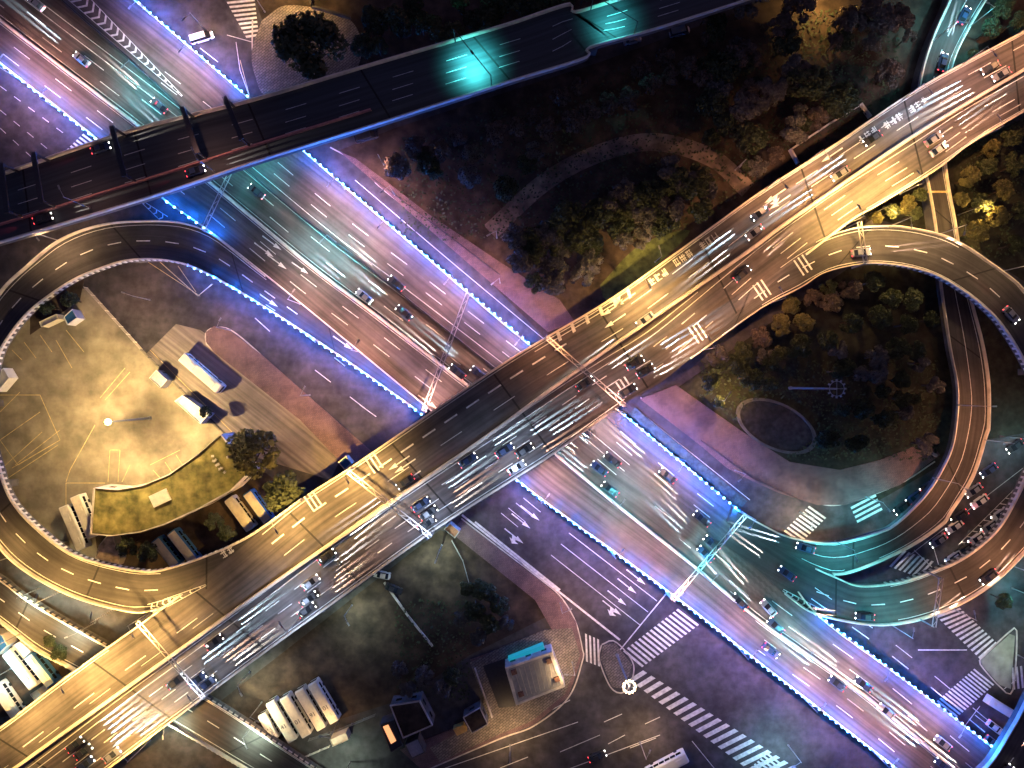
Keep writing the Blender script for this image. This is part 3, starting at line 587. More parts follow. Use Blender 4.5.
for (x, y, z, a, c, nm, pw, lab) in (
    (246, 169, 1, hN, TEAL, 'teal', 9000, 'teal street lamp between motorway lanes right under the dark bridge'),
    (337, 243, 1, hS, TEAL, 'teal', 6000, 'teal street lamp between motorway lanes, second from the dark bridge'),
    (150, 78, 1, hS, TEAL, 'teal', 4000, 'teal street lamp between motorway lanes above the dark bridge'),
    (612, 501, 3.5, hN, TEAL, 'teal', 1300, 'teal street lamp on the motorway median, first below the flyover'), (700, 571, 5.2, hN, TEAL, 'teal', 1300, 'teal street lamp on the motorway median, second below the flyover'), (790, 643, 5.5, hN, TEAL, 'teal', 1300, 'teal street lamp on the motorway median, third below the flyover'),
    (90, 208, 12, R(110), PNK, 'rose', 900, 'added rose fill lamp on the lower edge of the dark bridge, left one'), (215, 172, 12, R(110), PNK, 'rose', 700, 'added rose fill lamp on the lower edge of the dark bridge, right one'),  # rose lamps added to bring out the pink line on the bridge
    (742, 512, 5.4, hS, CYAN, 'cyan', 5000, 'cyan street lamp at the lower end of the blue planting strip'),
    (835, 541, 5.5, R(-80), TEAL, 'teal', 3800, 'teal street lamp where the two right ramps merge'),
    (890, 624, 5.6, R(90), TEAL, 'teal', 1400, 'teal street lamp on the outer edge of the right loop bottom'),
    (933, 41, 3.2, R(-20), CYAN, 'blueish', 1800, 'blue-white street lamp on the curved slip road at the top right'),
    (968, 28, 3.2, R(160), TEAL, 'teal', 2200, 'teal street lamp on the outer side of the top right slip road'),
    (985, 440, 6.5, R(180), ORG, 'orange', 3500, 'orange street lamp on the slip road above the queue of cars'),
    (957, 405, 6.4, R(0), ORG, 'orange', 900, 'orange street lamp on the park side of the slip road'),
    (933, 478, 6.4, R(-40), ORG, 'orange', 2600, 'orange street lamp where the slip road crosses the queue'),
    (1003, 271, 9.9, R(215), WARM, 'warm', 3000, 'warm street lamp at the top bend of the right loop'),
    (888, 227, 9.9, R(265), WARM, 'warm', 4500, 'warm street lamp where the right loop leaves the flyover'),
    (940, 234, 9.9, R(250), WARM, 'warm', 3500, 'warm street lamp on the loop above the slip road'),
    (1010, 565, 7, R(135), ORG, 'orange', 4500, 'orange street lamp outside the loop at the right border'),
    (950, 607, 6.2, R(110), ORG, 'orange', 2000, 'orange street lamp on the loop by the right zebra'),
    (10, 557, 8.5, R(60), SOD, 'sodium', 7500, 'sodium street lamp outside the left loop at the left border'),
    (62, 591, 9.5, R(65), SOD, 'sodium', 7500, 'sodium street lamp outside the left loop above the low bridge'),
    (115, 609, 9.9, R(80), SOD, 'sodium', 4000, 'sodium street lamp outside the left loop near its split'),
    (60, 241, 3, R(-50), WARM, 'warm', 4500, 'warm street lamp outside the upper bend of the left loop'),
    (20, 634, 4, R(50), SOD, 'sodium', 4500, 'sodium street lamp on the low bridge at the left border'),
    (866, 497, .15, R(-55), TEAL, 'teal', 4200, 'teal street lamp beside the front of the queue of cars'),
    (1000, 436, .1, R(-50), CYAN, 'cyan', 3200, 'cyan street lamp beside the queue near the right border'),
    (1012, 588, .1, R(170), TEAL, 'teal', 1600, 'teal lamp by the tree outside the right loop'),
    (800, 560, .1, R(100), GRN, 'green', 0, ''),
    (1018, 655, .1, R(180), GRN, 'greenish', 3800, 'greenish lamp on the triangular island at the right border'),
    (788, 745, .1, R(200), CYAN, 'cyan', 3600, 'cyan street lamp by the long zebra at the bottom'),
    (442, 545, .1, R(-110), GRN, 'greenish', 2200, 'greenish lamp under the flyover near the parked white car'),
    (352, 605, .1, R(-60), GRN, 'greenish', 700, 'greenish lamp at the flyover foot, middle of the dirt lot'),
    (250, 672, .1, R(-60), GRN, 'greenish', 1500, 'greenish lamp at the flyover foot above the four buses'),
    (255, 722, .1, R(-60), GRN, 'greenish', 3200, 'greenish lamp beside the short white minibus'),
    (338, 722, .1, R(160), WARM, 'warm', 2200, 'added warm fill lamp between the four long buses and their small booth'), (262, 702, .1, R(-20), WARM, 'warm', 1800, 'added warm fill lamp at the tail of the short white minibus'),  # warm lamps added to brighten the pale bus roofs
    (350, 762, .1, R(180), GRN, 'greenish', 1200, 'greenish lamp at the bottom border by the curved rail'),
    (40, 588, .1, R(-20), GRN, 'greenish', 3600, 'greenish lamp in the gap between left loop and low bridge'),
    (96, 622, .1, R(-160), GRN, 'greenish', 2600, 'greenish lamp under the point where loop and flyover meet'),
    (180, 712, .1, R(-90), GRN, 'greenish', 1800, 'greenish lamp at the flyover foot right of the low bridge'),
    (12, 668, .1, R(30), CYAN, 'cyan', 2600, 'cyan lamp between the buses at the left border'),
    (300, -4, .1, R(-90), SOD, 'sodium', 6500, 'sodium street lamp at the top border above the round tree'),
    (265, 12, .1, R(200), WARM, 'warm', 1200, 'warm lamp at the top border by the zebra'),
    (205, 30, .1, R(-130), WARM, 'warm', 2200, 'warm lamp behind the white van at the top'),
    (815, 3, .1, R(-90), SOD, 'sodium', 3000, 'sodium street lamp at the top border over the dark grove'),
    (735, 170, .1, R(-130), ORG, 'orange', 700, 'orange lamp at the right end of the curved park path'),
    (497, 238, .1, R(-150), PNK, 'rose', 1200, 'rose lamp at the left end of the curved park path'),
    (800, 512, .1, R(-110), WARM, 'warm', 4200, 'warm lamp over the pavement bend by the small zebra'),
    (735, 470, .1, R(-140), PNK, 'rose', 1300, 'rose lamp over the pink pavement below the oval bed'),
    (640, 742, .1, R(70), WARM, 'warm', 1600, 'warm lamp at the bottom over the striped island'),
    (560, 603, .1, R(30), PNK, 'rose', 1800, 'rose lamp arm reaching over the side road kerb'),
    (510, 745, .1, R(90), WARM, 'warm', 2500, 'warm lamp on the kerb below the plaza'),
    (384, 165, .1, R(-60), PNK, 'rose', 600, 'rose lamp at the edge of the upper grove'),
    (395, 195, .1, R(-140), PNK, 'rose', 2400, 'rose lamp on the pink pavement below the dark bridge'),
    (500, 283, .1, R(-140), PNK, 'rose', 2200, 'rose lamp on the pink pavement left of the flyover'),
    (310, 395, .1, R(60), PNK, 'rose', 2500, 'rose lamp on the long pink traffic island'),
    (230, 330, .1, R(60), PNK, 'rose', 2200, 'rose lamp at the rounded end of the pink traffic island'),
    (955, 500, .1, R(-50), ORG, 'orange', 0, ''),
    (150, 300, .1, R(160), PNK, 'rose', 1500, 'rose lamp on the open tarmac inside the left loop'),
    (572, 662, .1, R(170), WARM, 'warm', 700, 'warm lamp at the right rim of the plaza'),
    (958, 215, .1, R(0), SOD, 'sodium', 1500, 'sodium lamp among the trees right of the slip road'),
    (870, 215, .1, R(-40), SOD, 'sodium', 900, 'sodium lamp under the trees between flyover and loop'),
    (715, 400, .1, R(60), SOD, 'sodium', 500, 'sodium lamp on the lawn edge by the pink pavement'),
    (655, 262, .1, R(110), WARM, 'warm', 500, 'greenish lamp on the bright lawn')):
    if pw: lamp(x, y, z, a, c, nm, pw, lab, h=8.0 if z < .5 else 9.5, arm=1.8)
# lamps of the dark bridge: a thin pole reaching right across the deck
for (u, pw, lab) in ((.605, 20000, 'thin pole across the dark bridge inside its brightest teal pool'), (.765, 6000, 'thin pole across the dark bridge near the top border, teal lamp')):
    a, c = ub.at(u, .03), ub.at(u, .97); r = empty('street_lamp', a, lab, 'street lamp', 'lamps on the dark bridge')
    b = MB(); L = c - a; b.tube((0, 0, 0), (0, 0, 6), .14, .1); b.build('pole', DSTEEL, r)
    b = MB(); b.tube((0, 0, 6), (L.x, L.y, 6), .12, .1); b.tube((L.x, L.y, 0), (L.x, L.y, 6), .14, .1); b.build('arm', DSTEEL, r)
    b = MB(); b.box((L.x / 2, L.y / 2, 5.8), (1.0, .5, .2), math.atan2(L.y, L.x)); hd = b.build('lamp_head', DSTEEL, r)
    b = MB(); b.box((L.x / 2, L.y / 2, 5.68), (.8, .4, .03), math.atan2(L.y, L.x)); b.build('lens', emis(TEAL, 40, 'teal'), hd)
    light('lamp_light', (L.x / 2, L.y / 2, 5.5), (.08, .8, .8), pw, r, 'SPOT', .3, (0, 0, 0), R(128), .8)
# high masts
def mast(px, py, h, label, col, pw, n=10, rad=1.3, lit=True, nm='mast'):
    r = empty('high_mast', P(px, py, .1), label, 'lamp mast', 'tall lighting masts')
    b = MB(); b.tube((0, 0, 0), (0, 0, h), .32, .16, 10); b.tube((0, 0, 0), (0, 0, .8), .5, .45, 10); b.build('pole', STEEL, r)
    b = MB()
    for k in range(16):
        t0, t1 = 2 * math.pi * k / 16, 2 * math.pi * (k + 1) / 16
        b.tube((rad * math.cos(t0), rad * math.sin(t0), h), (rad * math.cos(t1), rad * math.sin(t1), h), .07, n=5)
    for k in range(4):
        t = math.pi / 2 * k; b.tube((0, 0, h), (rad * math.cos(t), rad * math.sin(t), h), .05, n=5)
    b.build('ring', STEEL, r)
    for k in range(n):
        t = 2 * math.pi * k / n; b = MB(); c = (rad * 1.15 * math.cos(t), rad * 1.15 * math.sin(t), h - .1)
        b.box(c, (.42, .34, .3), t); b.build('floodlight', emis(col, 9, nm) if lit else STEEL, r)
    if lit:
        light('mast_light', (0, 0, h - .6), col, pw * .28, r, 'POINT', .5)
        for k in range(5):
            t = 1.256 * k + .3; light('flood_beam', (rad * math.cos(t), rad * math.sin(t), h - .5), col, pw * .5, r, 'SPOT', .3, (R(52), 0, t - math.pi / 2), R(85), .9)
mast(150, 418, 17.8, 'tall mast with blazing lamps in the middle of the golden bus yard', (1, .68, .30), 112000, 8, .45, nm='mast_gold')
mast(617, 655, 18.0, 'tall mast with a ring of glowing bulbs at the long zebra crossing', (1, .74, .45), 14000, 12, 1.15, nm='mast_warm')
mast(790, 388, 24.5, 'unlit tall mast with a ring of lamps in the dark park', COOL, 0, 12, 1.6, lit=False)

# LED strings
def ledstring(pts, z, label, spacing=1.75, pw=1250, dz=1.15, col=(.01, .16, 1.0), every=3):
    Lp = sum(math.dist(pts[i], pts[i + 1]) for i in range(len(pts) - 1)); n = int(Lp / 4 / spacing)
    p = smooth(pts, n); zf = (lambda a: z) if isinstance(z, (int, float)) else (lambda a: z.zat(*a))
    W = [P(*a, zf(a)) for a in p]; r = empty('light_string', W[0], label, 'string lights', 'blue light strings along the motorway')
    b = MB()
    for i in range(n - 1): b.tube(W[i] - W[0] + Vector((0, 0, dz - .12)), W[i + 1] - W[0] + Vector((0, 0, dz - .12)), .05, n=4)
    b.build('rail', STEEL, r)
    if 'bulb' not in MESH:
        b = MB(); N = 8
        rings = [[(.30 * math.sin(math.pi * j / 5) * math.cos(2 * math.pi * k / N), .30 * math.sin(math.pi * j / 5) * math.sin(2 * math.pi * k / N), .30 * math.cos(math.pi * j / 5)) for k in range(N)] for j in range(6)]
        for j in range(5):
            for k in range(N): b.face([rings[j + 1][k], rings[j + 1][(k + 1) % N], rings[j][(k + 1) % N], rings[j][k]])
        o = b.build('bulb', mat('blue_led', (.8, .9, 1), .5, emis=(.22, .52, 1), es=10), r); MESH['bulb'] = o.data; o.location = W[0] - W[0] + Vector((0, 0, dz)); first = 1
    else: first = 0
    for i in range(first, n):
        o = bpy.data.objects.new('bulb', MESH['bulb']); COL.objects.link(o); o.parent = r; o.location = W[i] - W[0] + Vector((0, 0, dz))
    if pw not in LD:
        l = LD[pw] = bpy.data.lights.new('led_glow', 'POINT'); l.energy = pw * every; l.color = col; l.shadow_soft_size = .3
    for i in range(1, n, every):
        o = bpy.data.objects.new('led_glow', LD[pw]); COL.objects.link(o); o.parent = r; o.location = W[i] - W[0] + Vector((0, 0, dz + .45))
MESH = {}; LD = {}
ledstring([(-4, 60), (98, 140)], hw, 'blue light string left of the motorway, above the dark bridge')
ledstring([(162, 198), (213, 234)], hw, 'short blue light string between the dark bridge and the left loop')
ledstring([(130, -4), (249, 98)], hw, 'blue light string right of the motorway at the top, by the white van')
ledstring([(305, 152), (420, 251), (528, 343)], hw, 'blue light string on the north-east edge between dark bridge and flyover')
ledstring([(190, 266), (225, 283), (277, 315), (350, 363), (422, 414)], 1.0, 'blue light string from the left loop down to the flyover')
ledstring([(624, 415), (734, 507)], hw, 'short thick blue light string along the blue planting strip', pw=1900)
ledstring([(517, 480), (551, 506), (669, 592), (764, 666), (896, 768)], hw, 'longest blue light string, south-west edge from flyover to bottom border')
ledstring([(818, 615), (905, 680), (994, 748)], hw, 'blue light string on the north-east edge at the bottom right')
# planting strip by the motorway
b = MB(); strip(b, [(632, 411), (744, 505)], 2.4, .5, dz=0); tag(b.build('planting_strip', mat('planting', (.06, .10, .10), .9, .5, 1)), kind='structure')

# ------------------------------------------------------------------ gantries
def gantry(a, c, za, zc, label, hgt=6.2):
    A, B = P(*a, za), P(*c, zc); r = empty('road_gantry', A, label, 'gantry', 'thin gantries over the roads'); D = B - A; top = max(za, zc) + hgt - A.z
    for nm, q in (('post', Vector((0, 0, 0))), ('post', D)):
        b = MB(); b.tube(q, (q.x, q.y, top), .2, .15); b.build(nm, STEEL, r)
    d = Vector((D.x, D.y, 0)); L = d.length; d.normalize(); n = Vector((-d.y, d.x, 0)); b = MB()
    for s in (-.45, .45):
        b.tube(n * s + Vector((0, 0, top)), d * L + n * s + Vector((0, 0, top)), .11, n=5)
    k = int(L / 1.6)
    for i in range(k): b.tube(d * L * i / k + n * (-.45 if i % 2 else .45) + Vector((0, 0, top)), d * L * (i + 1) / k + n * (.45 if i % 2 else -.45) + Vector((0, 0, top)), .05, n=4)
    b.build('truss', CONC, r)
gantry((354, 468), (434, 531), 10, 10, 'thin gantry over the flyover between the bus lanes and the white car')
gantry((546, 340), (620, 404), 10, 10, 'thin gantry over the flyover exactly above the motorway')
gantry((152, 613), (216, 686), 10, 10, 'thin gantry over the flyover near the left loop split')
gantry((427, 410), (470, 296), 1, 1, 'thin gantry over the motorway just above the flyover')
gantry((214, 236), (268, 122), 1, 1, 'thin gantry over the motorway next to the dark bridge')
gantry((666, 592), (737, 510), 5.2, 5.4, 'thin gantry over the motorway below the flyover')
gantry((852, 268), (846, 228), 10, 10, 'thin gantry over the start of the right loop')
gantry((925, 571), (918, 618), 5.9, 5.9, 'thin gantry over the bottom of the right loop')

# ------------------------------------------------------------------ vehicles
def loft(b, st, zf=None):
    """st: list of (x, halfwidth, zlow, zhigh)"""
    pr = None
    for (x, hw_, z0, z1) in st:
        bev = min(.12, hw_ * .3, (z1 - z0) * .4)
        cur = [(x, -hw_, z0), (x, hw_, z0), (x, hw_, z1 - bev), (x, hw_ - bev, z1), (x, -hw_ + bev, z1), (x, -hw_, z1 - bev)]
        if pr:
            for k in range(6): b.face([pr[k], cur[k], cur[(k + 1) % 6], pr[(k + 1) % 6]][::-1])
        else: b.face(cur)
        pr = cur
    b.face(pr[::-1])
HL = mat('headlight_glow', (.9, .9, .9), .3, emis=(1, .97, .9), es=14); TL = mat('taillight_glow', (.5, .02, .02), .3, emis=(1, .06, .08), es=6)
def headlight_data(col, pw, nm, size=R(10.0)):
    l = bpy.data.lights.new(nm, 'SPOT'); l.energy = pw; l.color = col; l.spot_size = size; l.spot_blend = .5; l.shadow_soft_size = .06
    return l
HB = {}
def make_car(cm, name='car', lit=True, beam=None, L=4.5, van=False):
    r = empty(name, (0, 0, -500), 'x', 'car'); h = .62 if not van else .9
    b = MB(); k = L / 4.5
    loft(b, [(-2.25 * k, .72, .3, .72), (-2.1 * k, .84, .22, .9), (-1.2 * k, .9, .2, .95), (.9 * k, .9, .2, .92), (1.9 * k, .86, .2, .8), (2.2 * k, .74, .25, .66), (2.27 * k, .6, .3, .55)])
    b.build('body', cm, r)
    b = MB()
    if van: loft(b, [(-2.15 * k, .8, .9, 1.7), (-2.0 * k, .82, .9, 1.95), (1.0 * k, .82, .9, 1.95), (1.75 * k, .74, .85, 1.0)])
    else: loft(b, [(-1.75 * k, .70, .88, 1.0), (-1.1 * k, .66, .88, 1.42), (.2 * k, .66, .88, 1.46), (1.05 * k, .72, .85, .98)])
    b.build('windows', GLASS, r)
    b = MB()
    if van: loft(b, [(-2.0 * k, .76, 1.93, 2.0), (1.0 * k, .76, 1.93, 2.0)])
    else: loft(b, [(-1.1 * k, .58, 1.40, 1.46), (.2 * k, .58, 1.44, 1.5)])
    b.build('roof', cm, r)
    for x in (-1.35 * k, 1.4 * k):
        for y in (-.82, .82):
            b = MB(); b.tube((x, y - .1, .32), (x, y + .1, .32), .32, n=12); b.build('wheel', RUBBER, r)
    for y in (-.6, .6):
        b = MB(); b.box((2.18 * k, y, .62), (.16, .3, .16)); hl = b.build('headlight', HL if lit else GLASS, r)
        if beam:
            o = bpy.data.objects.new('headlamp', HB[beam]); COL.objects.link(o); o.parent = hl; o.location = (2.32 * k, y, .68); o.rotation_euler = (R(90 - 3.4), 0, R(-90)); o.scale = (.3, 1, 1)
    if beam:
        o = bpy.data.objects.new('tail_glow', HB['red']); COL.objects.link(o); o.parent = r; o.location = (-2.45 * k, 0, .8); o.rotation_euler = (R(90 - 5), 0, R(90))
    for y in (-.62, .62):
        b = MB(); b.box((-2.2 * k, y, .74), (.14, .28, .14)); b.build('taillight', TL if lit else mat('red_plastic', (.2, .02, .02), .3), r)
    return r
HB['red'] = headlight_data((1, .05, .1), 2500, 'taillamp', R(14)); HB['white'] = headlight_data((1, .93, .82), 420000, 'headlamp_white'); HB['cool'] = headlight_data((.6, .86, 1), 460000, 'headlamp_cool'); HB['warm'] = headlight_data((1, .62, .42), 300000, 'headlamp_warm'); HB['low'] = headlight_data((1, .85, .7), 50000, 'headlamp_low')
PAINTS = {'white': WHITE, 'black': DARK, 'silver': mat('silver_paint', (.35, .36, .38), .3, .05, 1, metal=.5), 'dark blue': mat('navy_paint', (.03, .05, .12), .3, .1, 1), 'red': mat('red_paint', (.3, .03, .03), .3, .1, 1)}
CP = {}
def car(px_or_pt, ang, colour, label, group, lit=True, beam=None, L=4.5, van=False, pitch=0, name='car', cat='car'):
    key = (colour, lit, beam, L, van)
    if key not in CP: r = CP[key] = make_car(PAINTS[colour], name, lit, beam, L, van)
    else: r = copytree(CP[key])
    r.location = px_or_pt; r.rotation_euler = (0, -pitch, ang); tag(r, label, cat); 
    if group: r['group'] = group
    elif 'group' in r: del r['group']
    return r
def drive(road, u, v, rev, colour, beam, label, group):
    p = road.at(u, v, .03); d = road.dir(u, v) * (-1 if rev else 1)
    return car(p, math.atan2(d.y, d.x), colour, label, group, True, beam, pitch=math.asin(max(-1, min(1, d.z))))
rc = random.Random(3)
def traffic(road, u0, u1, v, rev, step, beams, where, jit=.22, dv=.012):
    n = max(1, int(road.len * (u1 - u0) / step))
    for k in range(n):
        u = u0 + (u1 - u0) * (k + .5 + rc.uniform(-jit, jit)) / n; c = rc.choice(['black', 'black', 'silver', 'dark blue'])
        drive(road, u, v + rc.uniform(-dv, dv), rev, c, rc.choice(beams), '%s car with headlights lit, driving %s' % (c, where), 'cars driving ' + where)
W1 = 'north-east on the widest flyover'
for v, st, bm in ((.60, 34, ['cool', 'cool', 'white']), (.70, 28, ['cool', 'cool', 'white']), (.81, 28, ['white', 'cool', 'warm']), (.91, 28, ['white', 'warm'])):
    traffic(mn, um(20), um(660), v, False, st, bm, W1)
traffic(mn, um(680), um(1040), .66, False, 40, ['white', 'warm'], W1); traffic(mn, um(680), um(1040), .80, False, 75, ['warm'], W1)
W2 = 'south-west on the widest flyover'
traffic(mn, um(690), um(1060), .22, True, 32, ['cool'], W2); traffic(mn, um(560), um(1060), .38, True, 30, ['white', 'cool'], W2); traffic(mn, um(240), um(560), .42, True, 55, ['white'], W2)
W3 = 'north-west on the motorway'
for v, u0, u1, st, bm in ((.40, .05, .56, 36, ['cool', 'cool', 'white']), (.51, .0, .56, 32, ['cool', 'cool', 'white']), (.67, .30, .53, 40, ['white']), (.42, .57, .98, 28, ['white', 'cool']), (.52, .57, .98, 24, ['white', 'white', 'cool']), (.63, .57, .95, 24, ['white', 'cool']), (.74, .57, .72, 30, ['white', 'cool']), (.84, .575, .72, 34, ['white'])):
    traffic(hw, u0, u1, v, True, st, bm, W3)
W4 = 'south-east on the motorway'
traffic(hw, .3, .95, .24, False, 75, ['warm'], W4)
traffic(lr, .90, .98, .5, False, 14, ['white'], 'off the bottom of the right loop'); traffic(lr, .60, .88, .78, False, 20, ['warm'], 'round the bottom of the right loop'); traffic(lr, .2, .5, .35, False, 28, ['warm'], 'round the top of the right loop'); traffic(ir, .74, .96, .35, False, 22, ['cool', 'white'], 'down the inner slip road')
traffic(ir, .02, .2, .62, True, 14, ['cool'], 'up the blue lit slip road'); traffic(ub, .02, .45, .83, False, 34, ['low'], 'across the dark bridge'); traffic(ub, .05, .40, .12, False, 60, ['low'], 'across the dark bridge'); traffic(er, .1, .9, .5, False, 30, ['warm'], 'on the bottom right side bridge')
# the queue at the junction: each one seen in the photograph
SWD = math.atan2(-.58, -.81)
for (x, y, c, lab, bm) in ((1013, 446, 'black', 'black car in the queue nearest the right border, headlights glowing', 'low'), (987, 470, 'dark blue', 'dark blue car in the queue just right of the slip road', 'low'),
    (972, 490, 'silver', 'silver car half under the slip road in the queue', None), (978, 501, 'white', 'white car with dark windows beside the chevron island', None), (958, 516, 'black', 'black car under the slip road edge beside the chevrons', 'low'),
    (927, 486, 'black', 'black car on the park side of the slip road, second in the queue', 'low'), (913, 497, 'dark blue', 'dark blue car third from the zebra left of the slip road', 'low'), (901, 507, 'black', 'black car first at the teal zebra left of the slip road', 'low'),
    (937, 540, 'silver', 'silver car stopped at the white line between both ramps', 'low'), (953, 526, 'white', 'white car second behind the line between both ramps', None),
    (952, 557, 'white', 'white car at the head of the lane below the chevrons', 'low'), (963, 549, 'black', 'black car second in the lane below the chevrons', None), (975, 538, 'white', 'white car third in the lane below the chevrons', None), (988, 526, 'silver', 'silver car fourth in the lane below the chevrons', 'low'), (998, 514, 'white', 'white car fifth in the lane below the chevrons', 'low')):
    car(P(x, y, .03), SWD, c, lab, 'cars queueing at the junction on the right', True, bm)
car(P(382, 574, .12), math.atan2(-.2, 1) + math.pi, 'white', 'white car parked at the lower edge of the flyover', None, False)
car(P(394, 588, .12), math.atan2(-.4, 1), 'black', 'black car parked just behind the white one by the flyover', None, False)
car(P(632, 41, .12), math.atan2(.25, 1), 'silver', 'left of two grey cars parked under the dark bridge at the top', None, False)
car(P(679, 33, .12), math.atan2(.25, 1), 'silver', 'right of two grey cars parked below the dark bridge at the top', None, False, None, 5.2, True)
car(P(203, 39, .12), math.atan2(.3, 1), 'white', 'white van waiting at the blue lights near the top zebra', None, True, 'low', 5.8, True, cat='van')
car(P(993, 726, .03), UPH, 'white', 'white car waiting left of the small lorry, bottom right', None, True, 'low'); car(P(991, 741, .03), UPH, 'silver', 'silver car nearest the bottom right side bridge', None, True, 'low')
car(P(367, 138, .12), math.atan2(.3, 1), 'black', 'black van parked below the dark bridge beside the pink pavement', None, False, None, 5.8, True, cat='van')
car(P(597, 755, .03), math.atan2(.4, 1), 'black', 'dark car on the bottom side road below the plaza', None, True, None)

def text_obj(s, size, m, parent, loc, rz):
    c = bpy.data.curves.new('lettering', 'FONT'); c.body = s; c.size = size; c.align_x = 'CENTER'; c.align_y = 'CENTER'; c.extrude = .01
    o = bpy.data.objects.new('lettering', c); COL.objects.link(o); c.materials.append(m); me = bpy.data.meshes.new_from_object(o); bpy.data.objects.remove(o); bpy.data.curves.remove(c)
    o = bpy.data.objects.new('lettering', me); COL.objects.link(o); o.parent = parent; o.location = loc; o.rotation_euler = (0, 0, rz); return o
def bus(px, py, dx, dy, Lp, label, rm, bm, txt=None, group='parked buses', wid=2.5, hgt=3.1, z=.12, cat='bus', units=True, name='bus'):
    L = Lp / 4.05; c = P(px, py, z + hgt); ang = math.atan2(-dy, dx); r = empty(name, (c.x, c.y, z), label, cat, group, ang)
    b = MB(); w2 = wid / 2; loft(b, [(-L / 2, w2 - .1, .4, hgt - .12), (-L / 2 + .15, w2, .35, hgt), (L / 2 - .4, w2, .35, hgt), (L / 2, w2 - .12, .4, hgt - .25)]); b.build('body', bm, r)
    b = MB(); b.box((0, 0, hgt + .02), (L - .6, wid - .35, .08)); b.build('roof_panel', rm, r)
    for s in (-1, 1):
        b = MB(); n = max(3, int(L / 1.6))
        for k in range(n): b.box((-L / 2 + .7 + (L - 1.6) * (k + .5) / n, s * (w2 + .01), hgt * .62), ((L - 1.6) / n - .18, .05, hgt * .28))
        b.build('side_windows', GLASS, r)
    b = MB(); b.box((L / 2 - .02, 0, hgt * .55), (.1, wid - .5, hgt * .38)); b.build('windscreen', GLASS, r)
    for x in (-L / 2 + L * .2, L / 2 - L * .2):
        for s in (-1, 1):
            b = MB(); b.tube((x, s * (w2 - .3), .48), (x, s * (w2 + .02), .48), .48, n=12); b.build('wheel', RUBBER, r)
    if units:
        for x in (-L * .22, L * .3):
            b = MB(); b.box((x, 0, hgt + .17), (1.7, 1.2, .22)); b.build('roof_unit', rm, r)
    else:
        b = MB(); b.box((-L * .3, 0, hgt + .1), (.7, .7, .1)); b.build('roof_hatch', CREAM, r)
    if txt: text_obj(txt, 1.5, DARK, r, (-L * .12, 0, hgt + .075), R(-90))
    return r
for i, (x, y, t, l) in enumerate(((281, 722, '41', 'leftmost of the four long buses, next to the short minibus'), (295, 717, '01', 'second from left of the four long buses'), (310, 710, '91', 'third from left of the four long buses'), (323, 703, '01', 'rightmost of the four long buses in the dirt lot'))):
    bus(x, y, -140, -235, 45, l + ', cream roof', CREAM, WHITE, t, 'four long buses in the dirt lot', units=False)
bus(268, 727, -140, -250, 28, 'short white minibus left of the four long buses', WHITE, WHITE, 'H', None, 2.3, 2.6)
bus(200, 373, 38, 33, 50, 'white bus with lit roof standing in the bus lanes beside the bright shed', WHITE, WHITE, None, None)
bus(72, 528, 80, 190, 47, 'left of two cream buses beside the mossy roof building', CREAM, WHITE, None, 'two cream buses beside the mossy roof'); bus(83, 517, 80, 190, 45, 'right of two cream buses, touching the mossy roof building', CREAM, WHITE, None, 'two cream buses beside the mossy roof')
bus(165, 553, -95, -120, 34, 'left bus with blue flank under the mossy roof building', CREAM, BLUE, None, 'two blue sided buses'); bus(182, 547, -95, -120, 38, 'right bus with blue flank under the mossy roof building', CREAM, BLUE, None, 'two blue sided buses')
bus(239, 514, -110, -150, 38, 'left cream truck squeezed between mossy roof and flyover', CREAM, WHITE, None, 'two trucks by the flyover', cat='truck', name='truck'); bus(257, 507, -110, -150, 36, 'right cream truck squeezed between small trees and flyover', CREAM, BLUE, None, 'two trucks by the flyover', cat='truck', name='truck')
bus(19, 670, -170, -215, 45, 'white bus, left of the pair in the bottom left yard', WHITE, WHITE, None, 'buses in the bottom left yard'); bus(39, 671, -170, -215, 38, 'orange roofed bus, right of the pair in the bottom left yard', CREAM, BLUE, None, 'buses in the bottom left yard'); bus(5, 702, -130, -190, 40, 'grey bus cut by the left border in the bottom left yard', WHITE, WHITE, None, 'buses in the bottom left yard')
bus(668, 768, 88, -46, 44, 'white bus cut by the bottom border below the striped island', WHITE, WHITE, None, None, z=.03)
bus(1002, 708, 130, 80, 26, 'small white lorry by the right zebra near the side bridge', WHITE, WHITE, None, None, 2.2, 2.6, .03, 'lorry', False, 'lorry')

